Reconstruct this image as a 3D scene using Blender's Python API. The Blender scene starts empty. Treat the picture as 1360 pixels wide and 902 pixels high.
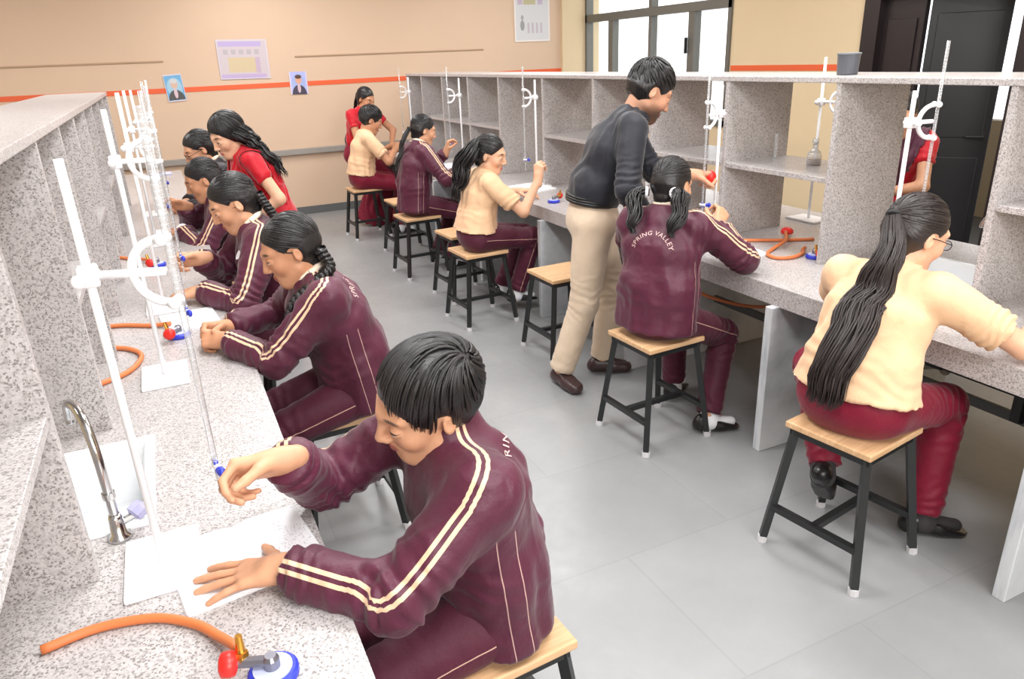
import bpy, bmesh, math, random
import numpy as np
from mathutils import Vector, Matrix, Euler
sc = bpy.context.scene
COL = sc.collection
PI = math.pi
rad = math.radians
rng = random.Random(7)

# ------------------------------------------------------------------ objects
def link(name, me, mat=None, parent=None):
    o = bpy.data.objects.new(name, me)
    COL.objects.link(o)
    if mat is not None and me is not None:
        me.materials.append(mat)
    if parent is not None:
        o.parent = parent
    return o
def empty(name, loc=(0, 0, 0), rz=0.0):
    o = bpy.data.objects.new(name, None)
    o.empty_display_size = 0.05
    COL.objects.link(o)
    o.location = loc
    o.rotation_euler = (0, 0, rz)
    return o
def tag(o, label=None, cat=None, group=None, kind=None):
    if label: o['label'] = label
    if cat: o['category'] = cat
    if group: o['group'] = group
    if kind: o['kind'] = kind
    return o
def thing(name, loc, label, cat, group=None, rz=0.0):
    return tag(empty(name, loc, rz), label, cat, group)
def copy_thing(root, loc, rz=0.0, label=None, group=None):
    r = root.copy(); COL.objects.link(r)
    r.location = loc; r.rotation_euler = (0, 0, rz)
    if label: r['label'] = label
    if group: r['group'] = group
    for ch in list(root.children):
        c = ch.copy(); COL.objects.link(c); c.parent = r
        for g in list(ch.children):
            d = g.copy(); COL.objects.link(d); d.parent = c
    return r
class MB:
    """collects simple shapes and links them as one mesh object"""
    def __init__(s):
        s.bm = bmesh.new()
    def box(s, lo, hi, bev=0.0, rot=None, piv=None):
        lo = Vector(lo); hi = Vector(hi)
        r = bmesh.ops.create_cube(s.bm, size=1.0)
        vs = r['verts']
        c = (lo + hi) / 2; d = hi - lo
        for v in vs:
            v.co = Vector((v.co.x * d.x, v.co.y * d.y, v.co.z * d.z)) + c
        if bev > 0:
            es = list({e for v in vs for e in v.link_edges})
            q = bmesh.ops.bevel(s.bm, geom=es, offset=bev, segments=2, profile=0.5, affect='EDGES')
            vs = list({v for f in q['faces'] for v in f.verts} | {v for v in vs if v.is_valid})
        if rot is not None:
            p = Vector(piv) if piv is not None else c
            for v in vs:
                v.co = rot @ (v.co - p) + p
        return s
    def tube(s, pts, r, n=10, caps=True, squash=None):
        pts = [Vector(p) for p in pts]
        m = len(pts)
        rs = r if isinstance(r, (list, tuple)) else [r] * m
        rings = []
        nrm = None
        for i, p in enumerate(pts):
            t = (pts[min(i + 1, m - 1)] - pts[max(i - 1, 0)])
            if t.length < 1e-9: t = Vector((0, 0, 1))
            t.normalize()
            if nrm is None:
                a = Vector((0, 0, 1)) if abs(t.z) < 0.9 else Vector((1, 0, 0))
                nrm = (a - t * a.dot(t)).normalized()
            else:
                nrm = (nrm - t * nrm.dot(t))
                if nrm.length < 1e-6:
                    nrm = t.orthogonal()
                nrm.normalize()
            b = t.cross(nrm)
            rings.append([s.bm.verts.new(p + (nrm * math.cos(2 * PI * k / n) + b * math.sin(2 * PI * k / n)) * rs[i]) for k in range(n)])
        for i in range(m - 1):
            for k in range(n):
                s.bm.faces.new((rings[i][k], rings[i][(k + 1) % n], rings[i + 1][(k + 1) % n], rings[i + 1][k]))
        if caps:
            s.bm.faces.new(list(reversed(rings[0])))
            s.bm.faces.new(rings[-1])
        return s
    def lathe(s, prof, n=24, at=(0, 0, 0), axis=None):
        """prof: list of (r, z)"""
        at = Vector(at)
        q = Vector((0, 0, 1)).rotation_difference(Vector(axis)) if axis is not None else None
        rings = []
        for r, z in prof:
            ring = []
            for k in range(n):
                a = 2 * PI * k / n
                v = Vector((max(r, 1e-5) * math.cos(a), max(r, 1e-5) * math.sin(a), z))
                if q is not None: v = q @ v
                ring.append(s.bm.verts.new(v + at))
            rings.append(ring)
        for i in range(len(rings) - 1):
            for k in range(n):
                s.bm.faces.new((rings[i][k], rings[i][(k + 1) % n], rings[i + 1][(k + 1) % n], rings[i + 1][k]))
        s.bm.faces.new(list(reversed(rings[0])))
        s.bm.faces.new(rings[-1])
        return s
    def ball(s, c, r, n=14, sc=(1, 1, 1)):
        q = bmesh.ops.create_uvsphere(s.bm, u_segments=n, v_segments=max(6, n // 2), radius=r)
        for v in q['verts']:
            v.co = Vector((v.co.x * sc[0], v.co.y * sc[1], v.co.z * sc[2])) + Vector(c)
        return s
    def build(s, name, mat=None, parent=None, smooth=False, bevel=0.0):
        me = bpy.data.meshes.new(name)
        bmesh.ops.recalc_face_normals(s.bm, faces=s.bm.faces[:])
        s.bm.to_mesh(me); s.bm.free()
        if smooth:
            me.polygons.foreach_set('use_smooth', [True] * len(me.polygons))
        o = link(name, me, mat, parent)
        if bevel > 0:
            m = o.modifiers.new('bevel', 'BEVEL'); m.width = bevel; m.segments = 2; m.limit_method = 'ANGLE'
        return o
def arc(pts, n=8):
    """Catmull-Rom through points"""
    P = [Vector(p) for p in pts]
    P = [P[0] * 2 - P[1]] + P + [P[-1] * 2 - P[-2]]
    out = []
    for i in range(1, len(P) - 2):
        for k in range(n):
            t = k / n
            a, b, c, d = P[i - 1], P[i], P[i + 1], P[i + 2]
            out.append(0.5 * ((2 * b) + (c - a) * t + (2 * a - 5 * b + 4 * c - d) * t * t + (3 * b - a - 3 * c + d) * t ** 3))
    out.append(P[-2])
    return out

# ------------------------------------------------------------------ materials
def srgb(r, g, b):
    f = lambda c: (c / 255 / 12.92) if c <= 10 else ((c / 255 + 0.055) / 1.055) ** 2.4
    return (f(r), f(g), f(b), 1.0)
class MT:
    def __init__(s, name, color=(0.8, 0.8, 0.8, 1), rough=0.5, metal=0.0, spec=0.5, **kw):
        s.m = bpy.data.materials.new(name)
        s.m.use_nodes = True
        s.nt = s.m.node_tree
        s.b = s.nt.nodes['Principled BSDF']
        s.out = s.nt.nodes['Material Output']
        s.b.inputs['Base Color'].default_value = color
        s.b.inputs['Roughness'].default_value = rough
        s.b.inputs['Metallic'].default_value = metal
        s.b.inputs['Specular IOR Level'].default_value = spec
        for k, v in kw.items():
            s.b.inputs[k.replace('_', ' ')].default_value = v
    def n(s, typ, ins=None, **attrs):
        nd = s.nt.nodes.new(typ)
        for k, v in attrs.items(): setattr(nd, k, v)
        for k, v in (ins or {}).items():
            if isinstance(v, bpy.types.NodeSocket): s.nt.links.new(v, nd.inputs[k])
            else: nd.inputs[k].default_value = v
        return nd
    def math(s, op, a, b=0.0, c=None, clamp=False):
        d = {0: a, 1: b}
        if c is not None: d[2] = c
        return s.n('ShaderNodeMath', d, operation=op, use_clamp=clamp).outputs[0]
    def mix(s, fac, a, b, blend='MIX'):
        nd = s.nt.nodes.new('ShaderNodeMix'); nd.data_type = 'RGBA'; nd.blend_type = blend
        for i, v in ((0, fac), (6, a), (7, b)):
            if isinstance(v, bpy.types.NodeSocket): s.nt.links.new(v, nd.inputs[i])
            else: nd.inputs[i].default_value = v
        return nd.outputs[2]
    def ramp(s, fac, stops, interp='LINEAR'):
        nd = s.n('ShaderNodeValToRGB', {0: fac})
        cr = nd.color_ramp; cr.interpolation = interp
        while len(cr.elements) < len(stops): cr.elements.new(0.5)
        for e, (p, c) in zip(cr.elements, stops):
            e.position = p; e.color = c if len(c) == 4 else (*c, 1)
        return nd.outputs[0]
    def obj(s): return s.n('ShaderNodeTexCoord').outputs['Object']
    def gen(s): return s.n('ShaderNodeTexCoord').outputs['Generated']
    def attr(s, name, out='Vector'): return s.n('ShaderNodeAttribute', attribute_name=name).outputs[out]
    def noise(s, vec, scale, detail=3, rough=0.5, out='Fac'):
        return s.n('ShaderNodeTexNoise', {'Vector': vec, 'Scale': scale, 'Detail': detail, 'Roughness': rough}).outputs[out]
    def mapv(s, vec, scale=(1, 1, 1), loc=(0, 0, 0), rot=(0, 0, 0)):
        return s.n('ShaderNodeMapping', {0: vec, 1: loc, 2: rot, 3: scale}).outputs[0]
    def set(s, **kw):
        for k, v in kw.items():
            k = k.replace('_', ' ')
            if isinstance(v, bpy.types.NodeSocket): s.nt.links.new(v, s.b.inputs[k])
            else: s.b.inputs[k].default_value = v
        return s
    def bump(s, h, strength=0.3, dist=0.01):
        nd = s.n('ShaderNodeBump', {'Height': h, 'Strength': strength, 'Distance': dist})
        s.nt.links.new(nd.outputs[0], s.b.inputs['Normal'])
        return s

def cmul(c, k): return (c[0] * k, c[1] * k, c[2] * k, 1)
def make_materials():
    G = {}
    # speckled granite
    def granite(name, light, mid, dark, rough=0.28):
        t = MT(name, rough=rough)
        o = t.obj()
        n1 = t.noise(o, 160, 4, 0.75)
        base = t.ramp(n1, [(0.36, mid), (0.52, light), (0.7, cmul(light, 1.1))])
        v = t.n('ShaderNodeTexVoronoi', {'Vector': o, 'Scale': 300.0})
        sep = t.n('ShaderNodeSeparateColor', {0: v.outputs['Color']})
        m1 = t.ramp(sep.outputs[0], [(0.80, (0, 0, 0)), (0.86, (1, 1, 1))])
        c = t.mix(m1, base, dark)
        v2 = t.n('ShaderNodeTexVoronoi', {'Vector': o, 'Scale': 170.0})
        sep2 = t.n('ShaderNodeSeparateColor', {0: v2.outputs['Color']})
        m2 = t.ramp(sep2.outputs[1], [(0.86, (0, 0, 0)), (0.9, (1, 1, 1))])
        c = t.mix(t.math('MULTIPLY', m2, 0.55), c, cmul(mid, 0.7))
        big = t.noise(o, 9, 3)
        c = t.mix(t.ramp(big, [(0.4, (0, 0, 0)), (0.7, (0.22, 0.22, 0.22))]), c, cmul(mid, 0.9))
        t.set(Base_Color=c, Specular_IOR_Level=0.4)
        return t.m
    G['granite'] = granite('speckled_granite', srgb(197, 192, 192), srgb(168, 162, 160), srgb(132, 126, 123))
    # marble leg panels
    t = MT('white_marble', rough=0.25)
    o = t.obj()
    w = t.noise(t.mapv(o, (1, 6, 1.2), rot=(0.3, 0, 0.2)), 2.2, 6, 0.6)
    t.set(Base_Color=t.ramp(w, [(0.3, srgb(150, 155, 163)), (0.55, srgb(205, 208, 212)), (0.75, srgb(226, 226, 228))]))
    G['marble'] = t.m
    # floor: grey stone slabs
    t = MT('grey_stone_floor', rough=0.36)
    o = t.obj()
    br = t.n('ShaderNodeTexBrick', {'Vector': t.mapv(o, (1, 1, 1), loc=(0.13, 0.05, 0)), 'Scale': 1.0, 'Mortar Size': 0.004, 'Mortar Smooth': 0.3,
             'Brick Width': 0.9, 'Row Height': 0.6, 'Bias': -0.2, 'Color1': (0.94, 0.94, 0.94, 1), 'Color2': (1.0, 1.0, 1.0, 1), 'Mortar': (0.88, 0.88, 0.88, 1)}, offset=0.5)
    n1 = t.noise(o, 1.7, 6, 0.6); n2 = t.noise(o, 22, 5, 0.7)
    base = t.ramp(n1, [(0.3, srgb(142, 143, 144)), (0.55, srgb(152, 153, 154)), (0.75, srgb(164, 164, 164))])
    base = t.mix(t.math('MULTIPLY', n2, 0.35), base, srgb(136, 137, 139))
    base = t.mix(1.0, base, br.outputs['Color'], 'MULTIPLY')
    st = t.noise(t.mapv(o, (1, 1, 1), loc=(3, 1, 0)), 3.1, 7, 0.75)
    base = t.mix(t.ramp(st, [(0.66, (0, 0, 0)), (0.76, (0.35, 0.35, 0.35))]), base, srgb(200, 202, 202))
    t.set(Base_Color=base, Roughness=t.ramp(n2, [(0.3, (0.28, 0.28, 0.28)), (0.7, (0.42, 0.42, 0.42))]))
    G['floor'] = t.m
    def wall(name, c):
        t = MT(name, rough=0.6)
        o = t.obj()
        n = t.noise(o, 0.8, 4, 0.6)
        t.set(Base_Color=t.mix(t.ramp(n, [(0.3, (0, 0, 0)), (0.7, (1, 1, 1))]), c, cmul(c, 0.94)), Specular_IOR_Level=0.3)
        t.bump(t.noise(o, 180, 2), 0.06, 0.004)
        return t.m
    G['wall'] = wall('peach_wall_paint', srgb(216, 188, 163))
    G['wall2'] = wall('cream_wall_paint', srgb(222, 200, 164))
    G['ceil'] = wall('white_ceiling_paint', srgb(236, 234, 228))
    G['orange'] = MT('orange_band_paint', srgb(226, 96, 52), 0.55).m
    G['ledge'] = MT('grey_ledge_stone', srgb(150, 144, 138), 0.5).m
    G['skirt'] = MT('dark_grey_skirting', srgb(96, 98, 98), 0.5).m
    G['conduit'] = MT('brown_conduit', srgb(178, 148, 120), 0.6).m
    G['winframe'] = MT('grey_aluminium', srgb(112, 110, 104), 0.45, 0.3).m
    G['doorwood'] = MT('dark_brown_door', srgb(38, 30, 31), 0.35).m
    G['doorblack'] = MT('black_door_panel', srgb(24, 24, 26), 0.4).m
    t = MT('window_glass', (0.95, 0.98, 1, 1), 0.0, 0, 0.5, Transmission_Weight=1.0, IOR=1.0); G['pane'] = t.m
    t = MT('clear_glass', (1, 1, 1, 1), 0.02, Transmission_Weight=1.0, IOR=1.35); G['glass'] = t.m
    t = MT('stool_wood', rough=0.42)
    o = t.obj()
    g = t.noise(t.mapv(o, (4, 55, 20)), 1.6, 5, 0.6)
    t.set(Base_Color=t.ramp(g, [(0.3, srgb(196, 154, 112)), (0.55, srgb(214, 174, 132)), (0.75, srgb(224, 188, 146))]))
    G['wood'] = t.m
    t = MT('stool_wood_edge', rough=0.5)
    G['iron'] = MT('black_painted_iron', srgb(30, 32, 33), 0.38).m
    G['foot'] = MT('white_plastic_ferrule', srgb(206, 204, 206), 0.5).m
    G['whitepl'] = MT('white_enamel', srgb(244, 244, 246), 0.3).m
    G['ceramic'] = MT('white_ceramic', srgb(240, 242, 244), 0.15).m
    G['chrome'] = MT('chrome', srgb(200, 200, 200), 0.14, 1.0).m
    G['acrylic'] = MT('lilac_acrylic', srgb(190, 188, 222), 0.15, Transmission_Weight=0.35).m
    G['paper'] = MT('white_paper', srgb(240, 240, 243), 0.8).m
    G['hose'] = MT('orange_rubber', srgb(216, 122, 70), 0.45).m
    G['red'] = MT('red_plastic', srgb(226, 44, 38), 0.35).m
    G['blue'] = MT('blue_plastic', srgb(48, 62, 196), 0.35).m
    G['palebl'] = MT('pale_blue_plastic', srgb(196, 204, 236), 0.35).m
    G['brass'] = MT('brass', srgb(214, 160, 74), 0.28, 1.0).m
    G['greyplate'] = MT('grey_steel', srgb(140, 140, 150), 0.35, 0.8).m
    G['pipe'] = MT('dark_pipe', srgb(26, 26, 27), 0.4).m
    G['greybox'] = MT('dark_grey_tin', srgb(84, 86, 92), 0.5).m
    G['amber'] = MT('amber_solution', srgb(150, 104, 60), 0.1, Transmission_Weight=0.6).m
    G['black'] = MT('matte_black', srgb(22, 22, 24), 0.6).m
    t = MT('added_lamp_diffuser', (1, 1, 1, 1), 0.4); t.set(Emission_Color=(1, 0.97, 0.93, 1), Emission_Strength=3.0); G['lamp'] = t.m  # glowing face of the added, unseen ceiling lamps
    t = MT('corridor_paint', srgb(120, 108, 90), 0.7); G['corr'] = t.m
    return G
G = make_materials()
# ================================================================== the room
XL, XR, YB, YF, ZC = -3.2, 5.32, 8.88, -2.6, 3.0
def struct(name, mb, m, **k):
    o = mb.build(name, m, **k); tag(o, kind='structure'); return o
struct('floor', MB().box((XL - .2, YF - .2, -.12), (XR, YB + .2, 0)), G['floor'])
struct('ceiling', MB().box((XL - .2, YF - .2, ZC), (XR + .2, YB + .2, ZC + .12)), G['ceil'])
struct('wall_back', MB().box((XL - .2, YB, 0), (XR + .2, YB + .2, ZC)), G['wall'])
struct('wall_left', MB().box((XL - .2, YF, 0), (XL, YB, ZC)), G['wall2'])
struct('wall_front', MB().box((XL - .2, YF - .2, 0), (XR + .2, YF, ZC)), G['wall2'])
WY0, WY1, WZ0, WZ1 = 6.06, 8.84, 0.9, 2.75          # window opening
DY0, DY1, DZ = 3.22, 4.36, 1.98                      # doorway
w = MB()
w.box((XR, YF, 0), (XR + .2, DY0, ZC)).box((XR, DY0, DZ), (XR + .2, DY1, ZC)).box((XR, DY1, 0), (XR + .2, WY0, ZC))
w.box((XR, WY0, 0), (XR + .2, WY1, WZ0)).box((XR, WY0, WZ1), (XR + .2, WY1, ZC)).box((XR, WY1, 0), (XR + .2, YB, ZC))
struct('wall_right', w, G['wall2'])
# orange painted bands, skirtings, stone ledge
struct('trim_1', MB().box((XL, YB - .004, 1.445), (XR - .002, YB, 1.495)), G['orange'])
struct('trim_2', MB().box((XR - .004, DY1 + .13, 1.445), (XR, WY0 - .02, 1.495)), G['orange'])
struct('trim_3', MB().box((XL, YB - .05, .70), (XR - .01, YB, .765), .006), G['ledge'])
struct('baseboard_back', MB().box((XL, YB - .014, 0), (XR - .015, YB, .09)), G['skirt'])
r_ = MB(); r_.box((XR - .014, DY1 + .13, 0), (XR, YB, .09)).box((XR - .014, YF, 0), (XR, DY0 - .05, .09))
struct('baseboard_right', r_, G['skirt'])
struct('trim_4', MB().box((XL, YB - .012, 1.752), (.21, YB, 1.768), .003), G['conduit'])
struct('trim_5', MB().box((1.56, YB - .012, 1.752), (3.86, YB, 1.768), .003), G['conduit'])
# corner pilaster beside the window
struct('trim_6', MB().box((XR - .36, YB - .05, 0), (XR, YB, ZC)), G['wall2'])

# window: frame with four panes under two lights
t = MT('thin_pane'); nt = t.nt
tr = t.n('ShaderNodeBsdfTransparent', {0: (0.97, 0.98, 0.98, 1)}); gl = t.n('ShaderNodeBsdfGlossy', {1: 0.02})
ms = t.n('ShaderNodeMixShader', {0: .05, 1: tr.outputs[0], 2: gl.outputs[0]})
nt.links.new(ms.outputs[0], t.out.inputs[0]); G['pane'] = t.m
wf = MB(); X0, X1 = XR - .02, XR + .08
wf.box((X0, WY0, WZ0), (X1, WY0 + .05, WZ1)).box((X0, WY1 - .05, WZ0), (X1, WY1, WZ1))
wf.box((X0, WY0, WZ0), (X1, WY1, WZ0 + .06)).box((X0, WY0, WZ1 - .05), (X1, WY1, WZ1))
wf.box((X0, WY0, 2.03), (X1, WY1, 2.12))
for y, th in ((8.24, .05), (7.42, .025), (6.68, .05)):
    wf.box((X0 + .01, y - th, WZ0), (X1, y + th, 2.08))
wf.box((X0 + .01, 7.42 - .03, 2.08), (X1, 7.42 + .03, WZ1))
wfr = struct('window_1', wf, G['winframe'])
for a, b, z0, z1 in ((WY0 + .05, 6.63, WZ0 + .06, 2.03), (6.73, 7.395, WZ0 + .06, 2.03), (7.445, 8.19, WZ0 + .06, 2.03), (8.29, WY1 - .05, WZ0 + .06, 2.03),
                     (WY0 + .05, 7.39, 2.12, WZ1 - .05), (7.45, WY1 - .05, 2.12, WZ1 - .05)):
    MB().box((XR + .03, a, z0), (XR + .034, b, z1)).build('window_pane', G['pane'], wfr)
ct = MB().box((X0 - .03, 6.715, 1.62), (X0, 6.74, 1.78), .006).build('window_catch', G['black'], wfr)

# doorway with dark frame, a narrow fixed leaf, and an open leaf
df = MB()
df.box((XR - .04, DY1 - .015, 0), (XR + .2, DY1 + .13, DZ + .1)).box((XR - .04, DY0 - .06, 0), (XR + .21, DY0 + .012, DZ + .1)).box((XR - .04, DY0, DZ - .012), (XR + .21, DY1, DZ + .1))
df.box((XR + .03, 4.0, 0), (XR + .075, DY1, DZ)).box((XR + .015, 4.05, .15), (XR + .03, 4.30, .85), .006).box((XR + .015, 4.05, 1.0), (XR + .03, 4.30, 1.82), .006)
dfo = struct('door_1', df, G['doorwood'])
lf = thing('door_leaf', (XR + .075, 3.985, 0), 'black door leaf standing half open in the dark doorway', 'door', rz=math.atan2(-.40, .30))
MB().box((0, -.02, .02), (.52, .02, 1.945), .004).build('panel', G['doorblack'], lf)
MB().box((.05, -.026, .15), (.47, -.02, .8), .004).box((.05, -.026, .95), (.47, -.02, 1.84), .004).build('raised_panel', G['doorblack'], lf)
hd = MB().tube([(.47, -.02, .96), (.47, -.07, .96), (.36, -.075, .96)], .011, 8).lathe([(.024, 0), (.024, .01)], 14, (.47, -.03, .96), (0, 1, 0))
hd.build('handle', G['black'], lf, smooth=False)
# corridor outside the door: dark floor, brown parapet, open daylight above it
struct('floor_corridor', MB().box((XR, 2.2, -.12), (7.4, 6.0, -.002)), MT('dark_corridor_floor', srgb(52, 50, 50), .5).m)
struct('wall_corridor', MB().box((7.2, 2.2, 0), (7.35, 6.0, .92)), G['corr'])
struct('ceiling_corridor', MB().box((XR + .2, 2.2, 2.6), (7.4, 6.0, 2.72)), G['ceil'])

# posters and portraits on the back wall
def poster(name, x0, x1, z0, z1, paintf, label, cat, tilt=0.0):
    o = MB().box((-(x1 - x0) / 2, -.004, -(z1 - z0) / 2), ((x1 - x0) / 2, 0, (z1 - z0) / 2)).build(name, paintf)
    o.location = ((x0 + x1) / 2, YB - .006, (z0 + z1) / 2); o.rotation_euler = (0, tilt, 0)
    return tag(o, label, cat)
def rect_mask(t, v, x0, x1, z0, z1):
    s = t.n('ShaderNodeSeparateXYZ', {0: v})
    a = t.math('MULTIPLY', t.math('GREATER_THAN', s.outputs[0], x0), t.math('LESS_THAN', s.outputs[0], x1))
    b = t.math('MULTIPLY', t.math('GREATER_THAN', s.outputs[2], z0), t.math('LESS_THAN', s.outputs[2], z1))
    return t.math('MULTIPLY', a, b)
def ell_mask(t, v, cx, cz, rx, rz):
    s = t.n('ShaderNodeSeparateXYZ', {0: v})
    a = t.math('POWER', t.math('DIVIDE', t.math('SUBTRACT', s.outputs[0], cx), rx), 2.0)
    b = t.math('POWER', t.math('DIVIDE', t.math('SUBTRACT', s.outputs[2], cz), rz), 2.0)
    return t.math('LESS_THAN', t.math('ADD', a, b), 1.0)
t = MT('lilac_chart_print', rough=.35); v = t.obj()
c = t.mix(rect_mask(t, v, -.25, .25, -.19, .19), srgb(206, 200, 214), srgb(196, 184, 190))
c = t.mix(rect_mask(t, v, -.24, .20, .13, .18), c, srgb(178, 162, 206))
c = t.mix(rect_mask(t, v, -.16, .12, -.13, .02), c, srgb(200, 182, 148))
c = t.mix(rect_mask(t, v, .12, .17, -.14, .02), c, srgb(186, 164, 184))
c = t.mix(rect_mask(t, v, -.25, .22, -.19, -.15), c, srgb(182, 162, 200))
for k in range(5): c = t.mix(rect_mask(t, v, -.2 + .08 * k, -.15 + .08 * k, .05, .1), c, srgb(176, 168, 176))
t.set(Base_Color=c)
poster('wall_chart', .75, 1.27, 1.55, 1.95, t.m, 'lilac framed landscape chart on the back wall', 'poster', rad(1))
t = MT('grey_chart_print', rough=.35); v = t.obj()
c = t.mix(rect_mask(t, v, -.23, .23, -.29, .29), srgb(232, 222, 216), srgb(208, 208, 210))
c = t.mix(rect_mask(t, v, -.12, .05, .12, .26), c, srgb(186, 178, 142))
c = t.mix(rect_mask(t, v, -.20, -.13, .12, .28), c, srgb(190, 172, 190))
c = t.mix(rect_mask(t, v, .08, .15, .12, .28), c, srgb(190, 174, 196))
c = t.mix(ell_mask(t, v, -.14, -.12, .03, .06), c, srgb(150, 150, 152))
c = t.mix(ell_mask(t, v, -.14, -.03, .018, .03), c, srgb(160, 160, 162))
for k in range(4): c = t.mix(rect_mask(t, v, -.07 + .06 * k, -.04 + .06 * k, -.21, -.09), c, srgb(190, 180, 190))
t.set(Base_Color=c)
poster('wall_chart', 4.30, 4.80, 1.83, 2.45, t.m, 'tall grey chart on the back wall left of the window', 'poster')
def portrait(mn, bg, bg2, coat, skin, hair):
    t = MT(mn, rough=.3); v = t.obj()
    c = t.mix(rect_mask(t, v, -.085, .085, -.125, .125), srgb(214, 206, 220), bg)
    c = t.mix(ell_mask(t, v, 0, .0, .075, .1), c, bg2)
    body = ell_mask(t, v, 0, -.12, .08, .1)
    c = t.mix(t.math('MULTIPLY', body, rect_mask(t, v, -.085, .085, -.122, 0)), c, coat)
    c = t.mix(ell_mask(t, v, 0, -.055, .018, .05), c, srgb(206, 180, 190))
    c = t.mix(ell_mask(t, v, 0, .035, .034, .043), c, skin)
    c = t.mix(ell_mask(t, v, 0, .066, .036, .022), c, hair)
    t.set(Base_Color=c); return t.m
pm = portrait('portrait_print', srgb(96, 160, 206), srgb(150, 190, 214), srgb(62, 60, 60), srgb(206, 170, 150), srgb(196, 196, 196))
poster('portrait_picture', .18, .36, 1.36, 1.63, pm, 'portrait print with sky blue background and dark coat', 'picture', rad(-3))
pm = portrait('portrait_print', srgb(176, 180, 232), srgb(160, 176, 224), srgb(70, 66, 84), srgb(214, 160, 136), srgb(84, 60, 56))
poster('portrait_picture', 1.465, 1.66, 1.36, 1.60, pm, 'small portrait print with lilac background on the orange band', 'picture', rad(1))

# ================================================================== benches
CT, CB = .75, .668
def slab_with_holes(x0, x1, y0, y1, holes):
    m = MB(); y = y0
    for hx0, hx1, hy0, hy1 in sorted(holes, key=lambda h: h[2]):
        m.box((x0, y, CB), (x1, hy0, CT)); m.box((x0, hy0, CB), (hx0, hy1, CT)); m.box((hx1, hy0, CB), (x1, hy1, CT)); y = hy1
    m.box((x0, y, CB), (x1, y1, CT))
    return m
LE, LS, LBK = .15, -.265, -.62        # left bench: front edge, shelf front, shelf back
RE, RS, RBK = 2.165, 2.552, 2.97      # right bench
LX0, RX1 = -1.0, 3.40
LY0, LY1, RY0, RY1 = -.6, 7.98, -.2, 8.0
LSINK = (-.42, -.165, 1.55, 1.99)
RSINK = (2.50, 3.06, 1.64, 2.16)
lb = thing('lab_bench', (.0, 3.5, 0), 'long granite laboratory bench on the left running along the seated maroon jackets', 'bench')
rb = thing('lab_bench', (2.7, 3.5, 0), 'long granite laboratory bench on the right where the teacher helps', 'bench')
def child(o, root):
    o.parent = root; o.matrix_parent_inverse = Matrix.Translation(-Vector(root.location)); return o
def part(mb, name, m, root, **k):
    return child(mb.build(name, m, **k), root)
lsu = thing('shelf_unit', (LS, 3.5, CT), 'open granite pigeonhole shelves standing on the left bench', 'shelves')
rsu = thing('shelf_unit', (RS, 3.5, CT), 'open granite pigeonhole shelves standing on the right bench', 'shelves')
part(slab_with_holes(LX0, LE, LY0, LY1, [LSINK]), 'worktop', G['granite'], lb)
part(slab_with_holes(RE, RX1, RY0, RY1, [RSINK]), 'worktop', G['granite'], rb)
LTOP, RTOP = 1.548, 1.538
part(MB().box((LBK - .01, LY0, LTOP - .024), (LS + .004, 6.08, LTOP), .003), 'top_shelf', G['granite'], lsu)
part(MB().box((RS - .004, RY0, RTOP - .024), (RBK + .01, 8.0, RTOP), .003), 'top_shelf', G['granite'], rsu)
LD = [.0, .69, 1.39, 2.10, 2.66, 3.2, 3.75, 4.3, 4.9, 5.5, 6.06]
RD = [.15, .82, 1.53, 2.235, 2.90, 3.52, 4.15, 4.84, 5.6, 6.25, 6.9, 7.5, 7.98]
for y in LD:
    part(MB().box((LBK, y, CT), (LS, y + .024, LTOP - .024), .002), 'divider', G['granite'], lsu)
for y in RD:
    part(MB().box((RS, y, CT), (RBK, y + .024, RTOP - .024), .002), 'divider', G['granite'], rsu)
for i in (1, 3, 5, 7, 9):
    a, b = LD[i] + .024, LD[i + 1]
    part(MB().box((LBK, a, 1.09), (LS - .004, b, 1.112), .002), 'middle_shelf', G['granite'], lsu)
for i in (1, 3, 4, 6, 8, 9, 10):
    a, b = RD[i] + .024, RD[i + 1]
    part(MB().box((RS + .004, a, 1.105), (RBK, b, 1.128), .002), 'middle_shelf', G['granite'], rsu)
for y in (.02, 1.0, 2.075, 3.1, 4.12, 5.14, 6.16, 7.18, 7.95):
    part(MB().box((2.13, y, 0), (RX1 - .05, y + .04, CB), .003), 'leg_panel', G['marble'], rb)
for y in (-.2, .95, 2.1, 3.25, 4.4, 5.5, 6.7, 7.9):
    part(MB().box((LX0 + .06, y, 0), (.06, y + .04, CB), .003), 'leg_panel', G['marble'], lb)
for a, b in ((1.04, 2.075), (2.115, 3.1), (3.14, 4.12), (4.16, 5.14), (5.18, 6.16), (6.2, 7.18), (7.22, 7.95)):
    part(MB().box((2.72, a, .30), (2.74, b, .34), .002), 'under_rail', G['skirt'], rb)
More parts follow.
